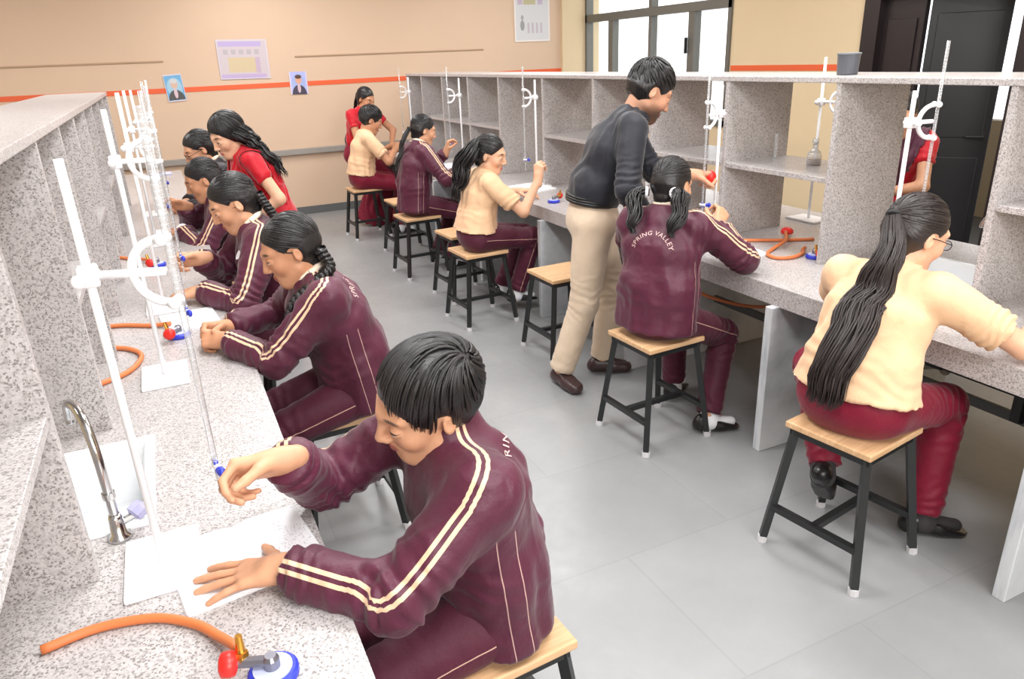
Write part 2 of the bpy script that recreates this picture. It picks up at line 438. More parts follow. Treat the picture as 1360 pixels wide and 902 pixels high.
# ceramic sinks let into the worktops
def sink(hole, label, drop=.16):
    x0, x1, y0, y1 = hole
    cx_, cy_ = (x0 + x1) / 2, (y0 + y1) / 2
    m = MB(); rm = .018
    bm = m.bm
    def ring(ix, z):
        return [bm.verts.new((x, y, z)) for x, y in ((x0 - cx_ + ix, y0 - cy_ + ix), (x1 - cx_ - ix, y0 - cy_ + ix), (x1 - cx_ - ix, y1 - cy_ - ix), (x0 - cx_ + ix, y1 - cy_ - ix))]
    prof = [(-.004, .0005), (-.004, .006), (rm, .006), (rm + .006, -.01), (rm + .014, -drop), (rm + .02, -drop - .004)]
    R_ = [ring(a, b) for a, b in prof]
    O_ = [ring(a, b) for a, b in ((.002, .0005), (.004, -drop - .02))]
    def strip(A, B):
        for k in range(4): bm.faces.new((A[k], A[(k + 1) % 4], B[(k + 1) % 4], B[k]))
    for A, B in zip(R_, R_[1:]): strip(A, B)
    bm.faces.new(R_[-1])
    strip(R_[0], O_[0]); strip(O_[0], O_[1]); bm.faces.new(O_[1])
    root = thing('sink', (cx_, cy_, CT), label, 'sink')
    m.build('basin', G['ceramic'], root)
    MB().lathe([(.022, 0), (.022, .004), (.014, .005)], 16, (0, 0, -drop - .003)).build('drain', G['chrome'], root)
    return root
sink(LSINK, 'white ceramic sink set into the left bench below the shelves')
sink(RSINK, 'white ceramic sink set into the right bench beside the long haired girl')
def swan_tap(loc, rz, label, knob=True):
    r = thing('swan_neck_tap', loc, label, 'tap', rz=rz)
    MB().lathe([(.024, 0), (.024, .008), (.016, .014), (.014, .05), (.011, .06)], 18).build('base', G['chrome'], r, smooth=True)
    pts = arc([(0, 0, .05), (0, 0, .13), (.004, 0, .20), (.035, 0, .262), (.10, 0, .278), (.165, 0, .262), (.19, 0, .225), (.193, 0, .205)], 6)
    MB().tube(pts, .0095, 12).build('spout', G['chrome'], r, smooth=True)
    MB().lathe([(.013, 0), (.013, .014)], 14, (0, 0, .10)).build('collar', G['chrome'], r)
    MB().tube([(0, 0, .035), (.0, -.035, .04)], .008, 10).build('valve_stem', G['chrome'], r)
    MB().lathe([(.012, 0), (.02, .004), (.021, .022), (.017, .03), (.006, .033)], 8, (0, -.032, .04), (0.25, -1, .45)).build('crystal_knob', G['acrylic'], r)
    return r
swan_tap((-.232, 1.525, CT), rad(108), 'chrome swan neck tap with lilac knob beside the left sink')
swan_tap((2.98, 1.60, CT), rad(110), 'grey swan neck tap arching over the right hand sink')

# ================================================================== burette stands and burettes
t = MT('burette_glass', rough=.05); nt = t.nt
tr = t.n('ShaderNodeBsdfTransparent', {0: (0.90, 0.92, 0.92, 1)}); gl = t.n('ShaderNodeBsdfGlossy', {1: 0.05})
df_ = t.n('ShaderNodeBsdfDiffuse', {0: (.9, .9, .92, 1)})
fr = t.n('ShaderNodeLayerWeight', {0: 0.35})
m1 = t.n('ShaderNodeMixShader', {0: fr.outputs[1], 1: tr.outputs[0], 2: gl.outputs[0]})
sep = t.n('ShaderNodeSeparateXYZ', {0: t.obj()})
grad = t.math('LESS_THAN', t.math('FRACT', t.math('MULTIPLY', sep.outputs[2], 90.0)), .22)
m2 = t.n('ShaderNodeMixShader', {0: t.math('ADD', t.math('MULTIPLY', grad, .12), .22), 1: m1.outputs[0], 2: df_.outputs[0]})
nt.links.new(m2.outputs[0], t.out.inputs[0]); G['burette'] = t.m
def stand(rod, bur, label, zc, ztop=1.545, basedir=0.0):
    r = thing('retort_stand', (rod[0], rod[1], CT), label, 'stand', 'white retort stands on the benches')
    h = ztop - CT
    MB().box((-.07, -.10, 0), (.07, .10, .012), .003, Matrix.Rotation(basedir, 3, 'Z'), (0, 0, 0)).build('base_plate', G['whitepl'], r)
    MB().tube([(0, 0, .01), (0, 0, h)], .0075, 12).build('rod', G['whitepl'], r, smooth=True)
    d = Vector((bur[0] - rod[0], bur[1] - rod[1], 0)); L = d.length; d.normalize()
    z = zc - CT
    u = Vector((0, 0, 1)); q = d.cross(u)
    c = MB()
    c.box((-.016, -.016, z - .018), (.016, .016, z + .018), .004)
    c.tube([q * -.03 + u * z, q * .036 + u * z], .007, 10).ball(q * .04 + u * z, .012, 10)
    c.tube([Vector((0, 0, z)), d * (L - .012) + u * z], .0075, 10)
    R0 = .056
    pts = [d * (L - .012 - R0 * math.cos(a)) + u * (z + R0 * math.sin(a)) for a in [rad(-92 + 184 * k / 18) for k in range(19)]]
    cb = c.build('boss_head', G['whitepl'], r, smooth=True)
    j = MB().tube(pts, .0078, 10)
    for s in (-1, 1):
        j.ball(d * (L - .006) + u * (z + s * R0) + q * .012, .0105, 10); j.ball(d * (L - .006) + u * (z + s * R0) - q * .012, .0105, 10)
        j.tube([d * (L - .012) + u * (z + s * R0) - q * .014, d * (L - .012) + u * (z + s * R0) + q * .014], .007, 8)
    j.build('burette_clamp', G['whitepl'], r, smooth=True)
    return r
def burette(xy, label, ztop=1.63, zcock=.94, kd=(-1, 0)):
    r = thing('burette', (xy[0], xy[1], zcock), label, 'burette', 'glass burettes in the clamps')
    MB().tube([(0, 0, .02), (0, 0, ztop - zcock)], .0056, 12).build('glass_tube', G['burette'], r, smooth=True)
    MB().tube([(0, 0, .02), (0, 0, -.01), (0, 0, -.055), (0, 0, -.085)], [.0056, .005, .003, .0014], 10).build('jet', G['burette'], r, smooth=True)
    k = Vector((kd[0], kd[1], 0)).normalized()
    MB().tube([-k * .014, k * .02], .0065, 10).build('stopcock_barrel', G['whitepl'], r)
    b = MB().tube([k * .018, k * .03], [.008, .008], 10); b.box((-.005, -.004, -.014), (.005, .004, .014), .002, Matrix.Rotation(math.atan2(k.y, k.x), 3, 'Z'), (0, 0, 0))
    for v in b.bm.verts[-1:]: pass
    b.build('stopcock_key', G['blue'], r)
    MB().ball(k * .033, .012, 10, (.6, 1, 1)).build('stopcock_knob', G['blue'], r, smooth=True)
    return r
ST = [
 ((-.150, 1.385), (-.018, 1.338), 1.350, 1.545, 'white retort stand nearest the camera on the left bench', 'glass burette operated by the boy with combed black hair'),
 ((-.122, 2.42), (-.02, 2.40), 1.43, 1.575, 'white retort stand in front of the girl with the long braid', 'glass burette in front of the girl with the long braid'),
 ((-.105, 3.22), (-.005, 3.17), 1.40, 1.60, 'white retort stand in front of the girl wearing a dark bracelet', 'glass burette worked by the girl wearing a dark bracelet'),
 ((-.115, 4.55), (-.02, 4.50), 1.38, 1.58, 'white retort stand in front of the girl with raised hand before the red sari teacher', 'glass burette worked by the girl seated before the teacher with long curls'),
 ((-.10, 5.55), (0.0, 5.50), 1.36, 1.56, 'white retort stand farthest along the left bench', 'glass burette farthest along the left bench'),
]
RT = [
 ((2.365, 1.76), (2.46, 1.735), 1.40, 1.505, 'white retort stand beside the girl with the very long ponytail', 'thick glass burette clamped to the left of the sink bay divider', 1.66),
 ((2.44, 2.82), (2.345, 2.80), 1.375, 1.505, 'white retort stand in front of the girl with pigtails', 'glass burette in front of the girl with pigtails', 1.60),
 ((2.52, 4.90), (2.415, 4.88), 1.385, 1.505, 'white retort stand between the standing man and the smiling ponytail girl', 'glass burette beside the smiling ponytail girl', 1.60),
 ((2.52, 6.38), (2.40, 6.36), 1.36, 1.505, 'white retort stand in front of the girl in a maroon jacket with low ponytail', 'glass burette in front of the girl in maroon with low ponytail', 1.60),
 ((2.50, 7.78), (2.40, 7.76), 1.36, 1.505, 'white retort stand at the far end of the right bench', 'glass burette at the far end of the right bench', 1.60),
]
for rod, bur, zc, zt, l1, l2 in ST:
    stand(rod, bur, l1, zc, zt); burette(bur, l2, 1.62, .962, (.25, -1.0))
for rod, bur, zc, zt, l1, l2, bt in RT:
    stand(rod, bur, l1, zc, zt); burette(bur, l2, bt, .955, (.5, -.8))
stand((3.20, 2.92), (3.22, 2.80), 'white retort stand on the far side of the right bench shelves', 1.38, 1.60)
burette((3.22, 2.80), 'glass burette standing up behind the right bench shelves', 1.60)

# ================================================================== gas taps and rubber tubes
def gas_tap(loc, rz, label, full=True):
    r = thing('gas_tap', loc, label, 'tap', rz=rz)
    MB().lathe([(.036, 0), (.040, .004), (.040, .014), (.036, .018)], 24).build('flange', G['blue'], r)
    MB().lathe([(.031, .0175), (.031, .021), (.01, .022)], 24).build('dial', G['palebl'], r)
    MB().lathe([(.013, .02), (.013, .038), (.009, .045)], 14).tube([(0, 0, .034), (-.055, .0, .034)], .009, 10).build('valve_body', G['greyplate'], r)
    MB().tube([(-.045, 0, .034), (-.05, .012, .05), (-.05, .016, .075)], [.009, .008, .0055], 12).lathe([(.011, 0), (.011, .01)], 6, (-.047, .006, .038), (0, .3, 1)).build('brass_nozzle', G['brass'], r, smooth=False)
    MB().lathe([(.008, 0), (.019, .004), (.021, .014), (.019, .026), (.010, .03)], 12, (-.052, 0, .034), (-1, -.25, .15)).build('red_knob', G['red'], r, smooth=True)
    return r
def hose(pts, label, rr=.0085):
    m = MB().tube(arc(pts, 8), rr, 12)
    return tag(m.build('rubber_tube', G['hose'], smooth=True), label, 'tube', 'orange rubber gas tubes')
Z0 = CT + .009
hose([(-.345, 1.222, Z0), (-.26, 1.235, Z0), (-.17, 1.215, Z0), (-.105, 1.165, Z0), (-.068, 1.105, Z0 + .006), (-.043, 1.05, Z0 + .02)], 'thick orange rubber tube curving to the brass nozzle at bottom left')
gas_tap((.005, .985, CT), rad(-22), 'gas tap with red knob and brass nozzle at the near end of the left bench')
hose([(-.34, 3.06, Z0), (-.25, 3.03, Z0), (-.16, 2.97, Z0), (-.09, 2.93, Z0 + .008)], 'straight orange rubber tube on the left bench ending at a red knob')
hose([(-.33, 2.80, Z0), (-.25, 2.755, Z0), (-.20, 2.68, Z0), (-.195, 2.60, Z0), (-.235, 2.50, Z0), (-.33, 2.43, Z0)], 'looped orange rubber tube on the left bench in front of the shelves')
gas_tap((-.065, 2.80, CT), rad(60), 'blue gas tap near the clasped hands of the girl with the braid')
gas_tap((-.12, 3.98, CT), rad(60), 'blue gas tap farther along the left bench beyond the bracelet girl')
hose([(-.33, 4.3, Z0), (-.24, 4.2, Z0), (-.16, 4.08, Z0 + .01)], 'short orange rubber tube farther along the left bench')
hose([(2.42, 2.83, Z0), (2.52, 2.765, Z0), (2.62, 2.70, Z0), (2.72, 2.635, Z0), (2.86, 2.56, Z0)], 'straight orange rubber tube on the right bench below the bottles')
hose([(2.80, 2.69, Z0 + .018), (2.68, 2.57, Z0 + .018), (2.56, 2.53, Z0), (2.47, 2.47, Z0), (2.46, 2.40, Z0), (2.53, 2.37, Z0), (2.62, 2.40, Z0), (2.66, 2.44, Z0), (2.69, 2.455, Z0 + .004)], 'coiled orange rubber tube on the right bench beside the blue tap')
gas_tap((2.62, 2.33, CT), rad(60), 'blue gas tap at the foot of the divider on the right bench')
m = MB().lathe([(.026, 0), (.032, .006), (.03, .022), (.018, .03), (.008, .034)], 16)
o = m.build('valve_handwheel', G['red'], smooth=True); o.location = (2.83, 2.71, CT + .012); tag(o, 'red valve knob at the end of the orange tube on the right bench', 'knob')
gas_tap((2.30, 4.24, CT), rad(200), 'gas tap with red knob on the bench behind the standing man')
hose([(2.36, 3.08, .55), (2.42, 2.86, .47), (2.5, 2.6, .46), (2.62, 2.40, .50), (2.7, 2.2, .53)], 'orange rubber tube sagging below the right bench')
p = MB().tube([(2.55, 2.07, .50), (2.55, 1.30, .50)], .016, 10).tube([(2.55, 1.30, .52), (2.55, 1.30, .40)], .026, 10).tube([(2.55, 1.66, .5), (2.55, 1.60, .5)], .022, 10)
tag(p.build('drain_pipe', G['pipe']), 'dark drain pipe running below the right bench', 'pipe')
p = MB().tube([(2.78, 1.9, CB - .1), (2.78, 1.9, .42), (2.78, 1.84, .36), (2.78, 1.7, .42), (2.6, 1.62, .46)], .02, 10)
tag(p.build('waste_trap', MT('grey_plastic_pipe', srgb(160, 156, 140), .5).m), 'grey waste trap hanging below the right hand sink', 'pipe')

# ================================================================== papers, bottles, small things
def book(loc, rz, size, thick, label, cat='notebook', bend=True):
    w_, h_ = size
    r = thing('notebook' if cat == 'notebook' else 'paper_sheet', loc, label, cat, rz=rz)
    if cat == 'notebook':
        MB().box((-w_, -h_ / 2, 0), (w_, h_ / 2, .002)).build('cover', G['whitepl'], r)
        for s in (-1, 1):
            m = MB(); n = 8; vs = []
            for i in range(n + 1):
                x = s * w_ * i / n * .985
                z = .002 + thick * (math.sin(min(1, i / n * 3.2) * PI / 2) * (1 - .55 * i / n)) + .001
                vs.append([m.bm.verts.new((x, y, zz)) for y in (-h_ / 2 + .002, h_ / 2 - .002) for zz in (.002, z)])
            for a, b in zip(vs, vs[1:]):
                m.bm.faces.new((a[1], b[1], b[3], a[3])); m.bm.faces.new((a[0], a[2], b[2], b[0])); m.bm.faces.new((a[0], b[0], b[1], a[1])); m.bm.faces.new((a[2], a[3], b[3], b[2]))
            m.bm.faces.new((vs[-1][0], vs[-1][2], vs[-1][3], vs[-1][1]))
            m.build('pages', G['ruled'], r)
    else:
        m = MB(); n = 8; top = []
        for i in range(n + 1):
            for jx in range(2):
                pass
        m.box((-w_, -h_ / 2, 0), (w_, h_ / 2, max(.0012, thick))).build('sheet', G['ruled'], r)
    return r
t = MT('ruled_paper', rough=.8); v = t.obj(); s_ = t.n('ShaderNodeSeparateXYZ', {0: v})
ln = t.math('LESS_THAN', t.math('FRACT', t.math('MULTIPLY', s_.outputs[1], 110.0)), .12)
wr = t.math('MULTIPLY', t.math('GREATER_THAN', t.noise(t.mapv(v, (380, 90, 1)), 1.0, 2), .56), t.math('GREATER_THAN', t.noise(v, 14, 1), .5))
c = t.mix(t.math('MULTIPLY', ln, .25), srgb(241, 241, 244), srgb(170, 180, 214)); c = t.mix(t.math('MULTIPLY', wr, .3), c, srgb(120, 124, 150)); t.set(Base_Color=c); G['ruled'] = t.m
book((.0, 1.33, CT), rad(8), (.135, .235), .009, 'open white notebook under the flat hand of the boy')
book((-.02, 2.98, CT), rad(95), (.12, .2), .006, 'white paper sheet under the bracelet girl’s resting hand'.replace('’s', ''), 'paper')
book((-.02, 4.86, CT), rad(100), (.10, .2), .004, 'white paper sheet by the raised hand of the girl before the teacher', 'paper')
book((2.40, 1.17, CT), rad(85), (.15, .22), .008, 'open notebook at the right edge beside the long haired girl')
book((2.44, 2.60, CT), rad(80), (.11, .16), .003, 'white paper sheet in front of the girl with pigtails', 'paper')
book((2.42, 4.83, CT), rad(100), (.17, .24), .012, 'open white notebook in front of the smiling ponytail girl')
book((2.36, 6.38, CT), rad(85), (.15, .22), .01, 'open white notebook in front of the girl in maroon with low ponytail')
book((2.36, 7.55, CT), rad(95), (.13, .2), .01, 'open white notebook in front of the boy in the beige shirt')
ph = thing('mobile_phone', (-.03, 7.72, CT), 'pale lilac mobile phone at the far end of the left bench', 'phone', rz=rad(8))
MB().box((-.09, -.06, 0), (.09, .06, .02), .006).build('case', MT('lilac_case', srgb(206, 208, 236), .4).m, ph)
MB().ball((.0, 0, .021), .016, 12, (1, 1, .2)).build('camera_lens', G['black'], ph)
tn = thing('tin_pot', (2.72, 2.36, RTOP), 'dark grey pot standing on top of the right shelves', 'pot')
MB().lathe([(.038, 0), (.042, .004), (.046, .078), (.047, .082)], 20).build('body', G['greybox'], tn)
MB().lathe([(.049, .081), (.049, .087), (.043, .089)], 20).build('rim', MT('grey_rim', srgb(104, 108, 112), .5).m, tn)
def flask(loc, label, liquid, sc_=1.0):
    r = thing('reagent_flask', loc, label, 'flask', 'glassware on the right bench shelf')
    MB().lathe([(a * sc_, b * sc_) for a, b in ((.030, 0), (.033, .004), (.033, .045), (.028, .06), (.014, .075), (.012, .10), (.015, .104))], 20).build('glass_body', G['burette'], r, smooth=True)
    MB().lathe([(a * sc_, b * sc_) for a, b in ((.029, .003), (.031, .006), (.031, .03), (.0, .031))], 20).build('solution', liquid, r)
    MB().lathe([(a * sc_, b * sc_) for a, b in ((.011, .095), (.013, .106), (.016, .108), (.014, .122), (.004, .126))], 14).build('stopper', G['burette'], r, smooth=True)
    return r
flask((2.80, 2.56, 1.128), 'stoppered glass flask with brown solution on the right middle shelf', G['amber'])
bt = thing('dropper_bottle', (2.60, 2.955, 1.128), 'small white dropper bottle on the shelf behind the pigtail girl', 'bottle')
MB().lathe([(.018, 0), (.02, .004), (.02, .04), (.012, .05), (.009, .056)], 16).build('body', G['whitepl'], bt, smooth=True)
MB().lathe([(.010, .054), (.010, .066), (.004, .085)], 12).build('cap', G['paper'], bt)
tu = thing('test_tube', (2.82, 2.83, 1.128), 'thin upright glass tube on the right middle shelf', 'glass tube')
MB().lathe([(.006, 0), (.009, .005), (.009, .12), (.010, .125)], 14).build('tube_wall', G['burette'], tu, smooth=True)
MB().lathe([(.018, 0), (.018, .004), (.010, .006)], 14).build('foot', G['burette'], tu)

# ================================================================== stools
SEAT = .49
def make_stool(label, group, loc, rz):
    r = thing('lab_stool', loc, label, 'stool', group, rz)
    MB().box((-.152, -.152, SEAT - .022), (.152, .152, SEAT), .004).build('seat', G['wood'], r)
    fr_ = MB()
    for s in (-1, 1):
        fr_.box((-.138, s * .128 - .012, SEAT - .047), (.138, s * .128 + .012, SEAT - .022)); fr_.box((s * .128 - .012, -.138, SEAT - .047), (s * .128 + .012, .138, SEAT - .022))
    fr_.build('seat_frame', G['iron'], r)
    for sx in (-1, 1):
        for sy in (-1, 1):
            a = Vector((sx * .126, sy * .126, SEAT - .03)); b = Vector((sx * .176, sy * .176, .02))
            m = MB(); m.tube([a, b], .0175, 4)
            lg = m.build('leg', G['iron'], r)
            MB().tube([b + Vector((0, 0, .004)), Vector((b.x * 1.01, b.y * 1.01, 0))], .018, 8).build('ferrule', G['foot'], lg)
    zr = .15; q = .126 + .05 * (SEAT - .03 - zr) / (SEAT - .05)
    br = MB()
    for s in (-1, 1):
        br.box((s * q - .012, -q, zr - .011), (s * q + .012, q, zr + .011))
    br.box((-q, -.012, zr - .011), (q, .012, zr + .011))
    br.build('stretcher', G['iron'], r)
    return r
STOOLS = [
 ((.45, 1.195), 4, 'wooden lab stool under the boy with combed black hair'),
 ((.40, 2.47), 2, 'wooden lab stool under the girl with the long braid'),
 ((.40, 3.27), -3, 'wooden lab stool under the girl wearing a dark bracelet'),
 ((.38, 4.60), 3, 'wooden lab stool under the girl seated before the teacher with long curls'),
 ((.42, 5.50), 0, 'wooden lab stool under the girl with glasses in a dark jacket'),
 ((1.90, 1.45), 9, 'wooden lab stool under the girl with the very long ponytail'),
 ((1.845, 2.47), 3, 'wooden lab stool under the girl with pigtails'),
 ((1.985, 3.575), 2, 'empty wooden lab stool behind the standing man'),
 ((1.775, 4.34), 3, 'wooden lab stool under the smiling ponytail girl'),
 ((1.885, 4.90), 4, 'empty wooden lab stool behind the smiling ponytail girl'),
 ((1.80, 5.67), 3, 'wooden lab stool under the girl in maroon with low ponytail'),
 ((1.93, 6.40), 2, 'empty wooden lab stool behind the girl in maroon with low ponytail'),
 ((1.79, 7.31), 2, 'wooden lab stool under the boy in the beige shirt'),
]
s0 = None
for (x, y), a, lb_ in STOOLS:
    if s0 is None:
        s0 = make_stool(lb_, 'wooden lab stools along the benches', (x, y, 0), rad(a))
    else:
        copy_thing(s0, (x, y, 0), rad(a), lb_)

# ================================================================== daylight and added ceiling lamps
def lamp(x, y, label, w=.62, l=1.25):
    r = thing('added_ceiling_lamp', (x, y, ZC), label, 'lamp', 'added ceiling lamps')
    MB().box((-w / 2, -l / 2, -.06), (w / 2, l / 2, 0), .006).build('housing', G['whitepl'], r)
    MB().box((-w / 2 + .02, -l / 2 + .02, -.066), (w / 2 - .02, l / 2 - .02, -.058)).build('diffuser', G['lamp'], r)
    return r
# ================================================================== figures: implicit surfaces turned into meshes
V = lambda *a: np.array(a, dtype=float)
def unit(v):
    v = np.asarray(v, float); return v / (np.linalg.norm(v) + 1e-12)
def axis_coords(lo, hi, h, fine):
    """grid coordinates from lo to hi: step h, finer inside the given intervals (a, b, hf)"""
    x = lo; out = [lo]
    while x < hi:
        s = h
        for a, b, hf in fine:
            if a - h <= x <= b: s = min(s, hf)
        x += s; out.append(x)
    return np.array(out, dtype=np.float32)
class Field:
    def __init__(s, lo, hi, h, fine=()):
        s.ax = [axis_coords(lo[i], hi[i], h, [(f[0][i], f[1][i], f[2]) for f in fine]) for i in range(3)]
        s.F = np.full([len(a) for a in s.ax], 0.5, dtype=np.float32)
    def block(s, lo, hi, pad):
        sl = []
        for i in range(3):
            a = int(np.searchsorted(s.ax[i], lo[i] - pad)); b = int(np.searchsorted(s.ax[i], hi[i] + pad))
            if b <= a: return None
            sl.append(slice(a, b))
        g = (s.ax[0][sl[0]][:, None, None], s.ax[1][sl[1]][None, :, None], s.ax[2][sl[2]][None, None, :])
        return tuple(sl), g
    def op(s, prim, k=0.0, mode='add', pad=None):
        lo, hi, fn = prim
        q = s.block(lo, hi, (0.03 + k) if pad is None else pad)
        if q is None: return s
        sl, g = q
        d = fn(*g); f = s.F[sl]
        if mode == 'add':
            if k > 0:
                h = np.clip(0.5 + 0.5 * (f - d) / k, 0, 1); s.F[sl] = f + (d - f) * h - k * h * (1 - h)
            else: s.F[sl] = np.minimum(f, d)
        elif mode == 'sub':
            d = -d
            if k > 0:
                h = np.clip(0.5 - 0.5 * (f - d) / k, 0, 1); s.F[sl] = f + (d - f) * h + k * h * (1 - h)
            else: s.F[sl] = np.maximum(f, d)
        elif mode == 'int':
            s.F[sl] = np.maximum(f, d)
        return s
    def mesh(s, smooth=1):
        return surface_nets(s.F, s.ax, smooth)
def cone(a, b, ra, rb, sq=None, flat=(False, False)):
    """round cone from a to b; sq=(direction, factor) widens the section along a direction; flat ends optional"""
    a = np.asarray(a, float); b = np.asarray(b, float)
    sqv, sf = (unit(sq[0]), sq[1]) if sq else (None, 1.0)
    R = max(ra, rb) * max(1, sf)
    lo = np.minimum(a, b) - R; hi = np.maximum(a, b) + R
    ab = b - a
    if sqv is not None: abq = ab + sqv * (ab @ sqv) * (1 / sf - 1)
    else: abq = ab
    L2 = float(abq @ abq) + 1e-12; L = math.sqrt(float(ab @ ab)) + 1e-9; u = ab / L
    def fn(X, Y, Z):
        x = X - a[0]; y = Y - a[1]; z = Z - a[2]
        if sqv is not None:
            p = (x * sqv[0] + y * sqv[1] + z * sqv[2]) * (1 / sf - 1)
            xq, yq, zq = x + p * sqv[0], y + p * sqv[1], z + p * sqv[2]
        else: xq, yq, zq = x, y, z
        t = np.clip((xq * abq[0] + yq * abq[1] + zq * abq[2]) / L2, 0, 1)
        dx, dy, dz = xq - abq[0] * t, yq - abq[1] * t, zq - abq[2] * t
        d = np.sqrt(dx * dx + dy * dy + dz * dz) - (ra + (rb - ra) * t)
        if flat[0] or flat[1]:
            s_ = x * u[0] + y * u[1] + z * u[2]
            if flat[0]: d = np.maximum(d, -s_)
            if flat[1]: d = np.maximum(d, s_ - L)
        return d.astype(np.float32)
    return lo, hi, fn
def ell(c, r, B=None):
    c = np.asarray(c, float); r = np.asarray(r, float)
    B = np.eye(3) if B is None else np.asarray(B, float)     # rows: local axes in world
    ext = np.sqrt(((B * r[:, None]) ** 2).sum(0))
    def fn(X, Y, Z):
        x = X - c[0]; y = Y - c[1]; z = Z - c[2]
        k0 = 0; k1 = 0
        for i in range(3):
            q = (x * B[i, 0] + y * B[i, 1] + z * B[i, 2]) / r[i]
            k0 = k0 + q * q; k1 = k1 + (q / r[i]) ** 2
        k0 = np.sqrt(k0); k1 = np.sqrt(k1) + 1e-9
        return (k0 * (k0 - 1) / k1).astype(np.float32)
    return c - ext, c + ext, fn
def halfspace(p, n, c, R):
    """plane (keeps the side opposite n) acting only in a box of half size R around c"""
    p = np.asarray(p, float); n = unit(n); c = np.asarray(c, float)
    def fn(X, Y, Z):
        return ((X - p[0]) * n[0] + (Y - p[1]) * n[1] + (Z - p[2]) * n[2]).astype(np.float32)
    return c - R, c + R, fn
def surface_nets(F, ax, smooth=1):
    ins = F < 0
    nx, ny, nz = F.shape
    c = np.zeros((nx - 1, ny - 1, nz - 1), dtype=np.uint8)
    for i in (0, 1):
        for j in (0, 1):
            for k in (0, 1):
                c += ins[i:nx - 1 + i, j:ny - 1 + j, k:nz - 1 + k]
    act = (c > 0) & (c < 8)
    I, J, K = np.nonzero(act)
    idx = np.full(act.shape, -1, dtype=np.int64); idx[I, J, K] = np.arange(len(I))
    acc = np.zeros((len(I), 3)); cnt = np.zeros(len(I))
    corners = [(i, j, k) for i in (0, 1) for j in (0, 1) for k in (0, 1)]
    for a in corners:
        for axn in range(3):
            if a[axn] == 1: continue
            b = list(a); b[axn] = 1
            fa = F[I + a[0], J + a[1], K + a[2]]; fb = F[I + b[0], J + b[1], K + b[2]]
            m = (fa < 0) != (fb < 0)
            t = np.where(m, fa / np.where(np.abs(fa - fb) < 1e-12, 1e-12, fa - fb), 0)
            pa = np.stack([ax[0][I + a[0]], ax[1][J + a[1]], ax[2][K + a[2]]], 1)
            pb = np.stack([ax[0][I + b[0]], ax[1][J + b[1]], ax[2][K + b[2]]], 1)
            acc += np.where(m[:, None], pa + (pb - pa) * t[:, None], 0); cnt += m
    P = acc / np.maximum(cnt, 1)[:, None]
    quads = []
    for axn in range(3):
        o1, o2 = [(1, 2), (2, 0), (0, 1)][axn]
        sl_a = [slice(None)] * 3; sl_b = [slice(None)] * 3
        sl_a[axn] = slice(0, -1); sl_b[axn] = slice(1, None)
        A = ins[tuple(sl_a)]; Bm = ins[tuple(sl_b)]
        ch = A != Bm
        e = np.array(np.nonzero(ch)).T
        if not len(e): continue
        ok = (e[:, o1] > 0) & (e[:, o2] > 0) & (e[:, o1] < F.shape[o1] - 1) & (e[:, o2] < F.shape[o2] - 1)
        e = e[ok]
        fl = A[e[:, 0], e[:, 1], e[:, 2]]
        def cell(d1, d2):
            q = e.copy(); q[:, o1] -= d1; q[:, o2] -= d2
            return idx[q[:, 0], q[:, 1], q[:, 2]]
        q = np.stack([cell(1, 1), cell(0, 1), cell(0, 0), cell(1, 0)], 1)
        q[~fl] = q[~fl][:, ::-1]
        quads.append(q)
    Q = np.concatenate(quads) if quads else np.zeros((0, 4), int)
    Q = Q[(Q >= 0).all(1)]
    for _ in range(smooth):
        S = np.zeros_like(P); n = np.zeros(len(P))
        for k in range(4):
            a, b = Q[:, k], Q[:, (k + 1) % 4]
            for q in range(3):
                S[:, q] += np.bincount(a, P[b, q], len(P)) + np.bincount(b, P[a, q], len(P))
            n += np.bincount(a, minlength=len(P)) + np.bincount(b, minlength=len(P))
        P = P * 0.5 + 0.5 * S / np.maximum(n, 1)[:, None]
    return P, Q
def vnormals(P, Q):
    n = np.cross(P[Q[:, 2]] - P[Q[:, 0]], P[Q[:, 3]] - P[Q[:, 1]])
    N = np.zeros_like(P)
    for k in range(4):
        for q in range(3): N[:, q] += np.bincount(Q[:, k], n[:, q], len(P))
    return N / (np.linalg.norm(N, axis=1)[:, None] + 1e-12)
_lat = np.random.RandomState(5).rand(32, 32, 32)
def vnoise(P, scale, seed=0.0):
    p = P * scale + seed * 7.13 + 100
    i = np.floor(p).astype(int); f = p - i; f = f * f * (3 - 2 * f); i &= 31; j = (i + 1) & 31
    r = 0
    for a in (0, 1):
        for b in (0, 1):
            for c in (0, 1):
                w = (f[:, 0] if a else 1 - f[:, 0]) * (f[:, 1] if b else 1 - f[:, 1]) * (f[:, 2] if c else 1 - f[:, 2])
                r = r + w * _lat[(j if a else i)[:, 0], (j if b else i)[:, 1], (j if c else i)[:, 2]]
    return r * 2 - 1
def to_obj(name, P, Q, mat, parent, attrs=None, origin=None):
    me = bpy.data.meshes.new(name)
    if origin is not None: P = P - np.asarray(origin)
    me.vertices.add(len(P)); me.vertices.foreach_set('co', P.astype(np.float32).ravel())
    k = Q.shape[1]
    me.loops.add(len(Q) * k); me.loops.foreach_set('vertex_index', Q.astype(np.int32).ravel())
    me.polygons.add(len(Q)); me.polygons.foreach_set('loop_start', np.arange(0, len(Q) * k, k, dtype=np.int32))
    me.polygons.foreach_set('use_smooth', np.ones(len(Q), dtype=bool))
    me.update(calc_edges=True)
    for an, av in (attrs or {}).items():
        if av.ndim == 1:
            at = me.attributes.new(an, 'FLOAT', 'POINT'); at.data.foreach_set('value', av.astype(np.float32))
        else:
            at = me.attributes.new(an, 'FLOAT_VECTOR', 'POINT'); at.data.foreach_set('vector', av.astype(np.float32).ravel())
    return link(name, me, mat, parent)
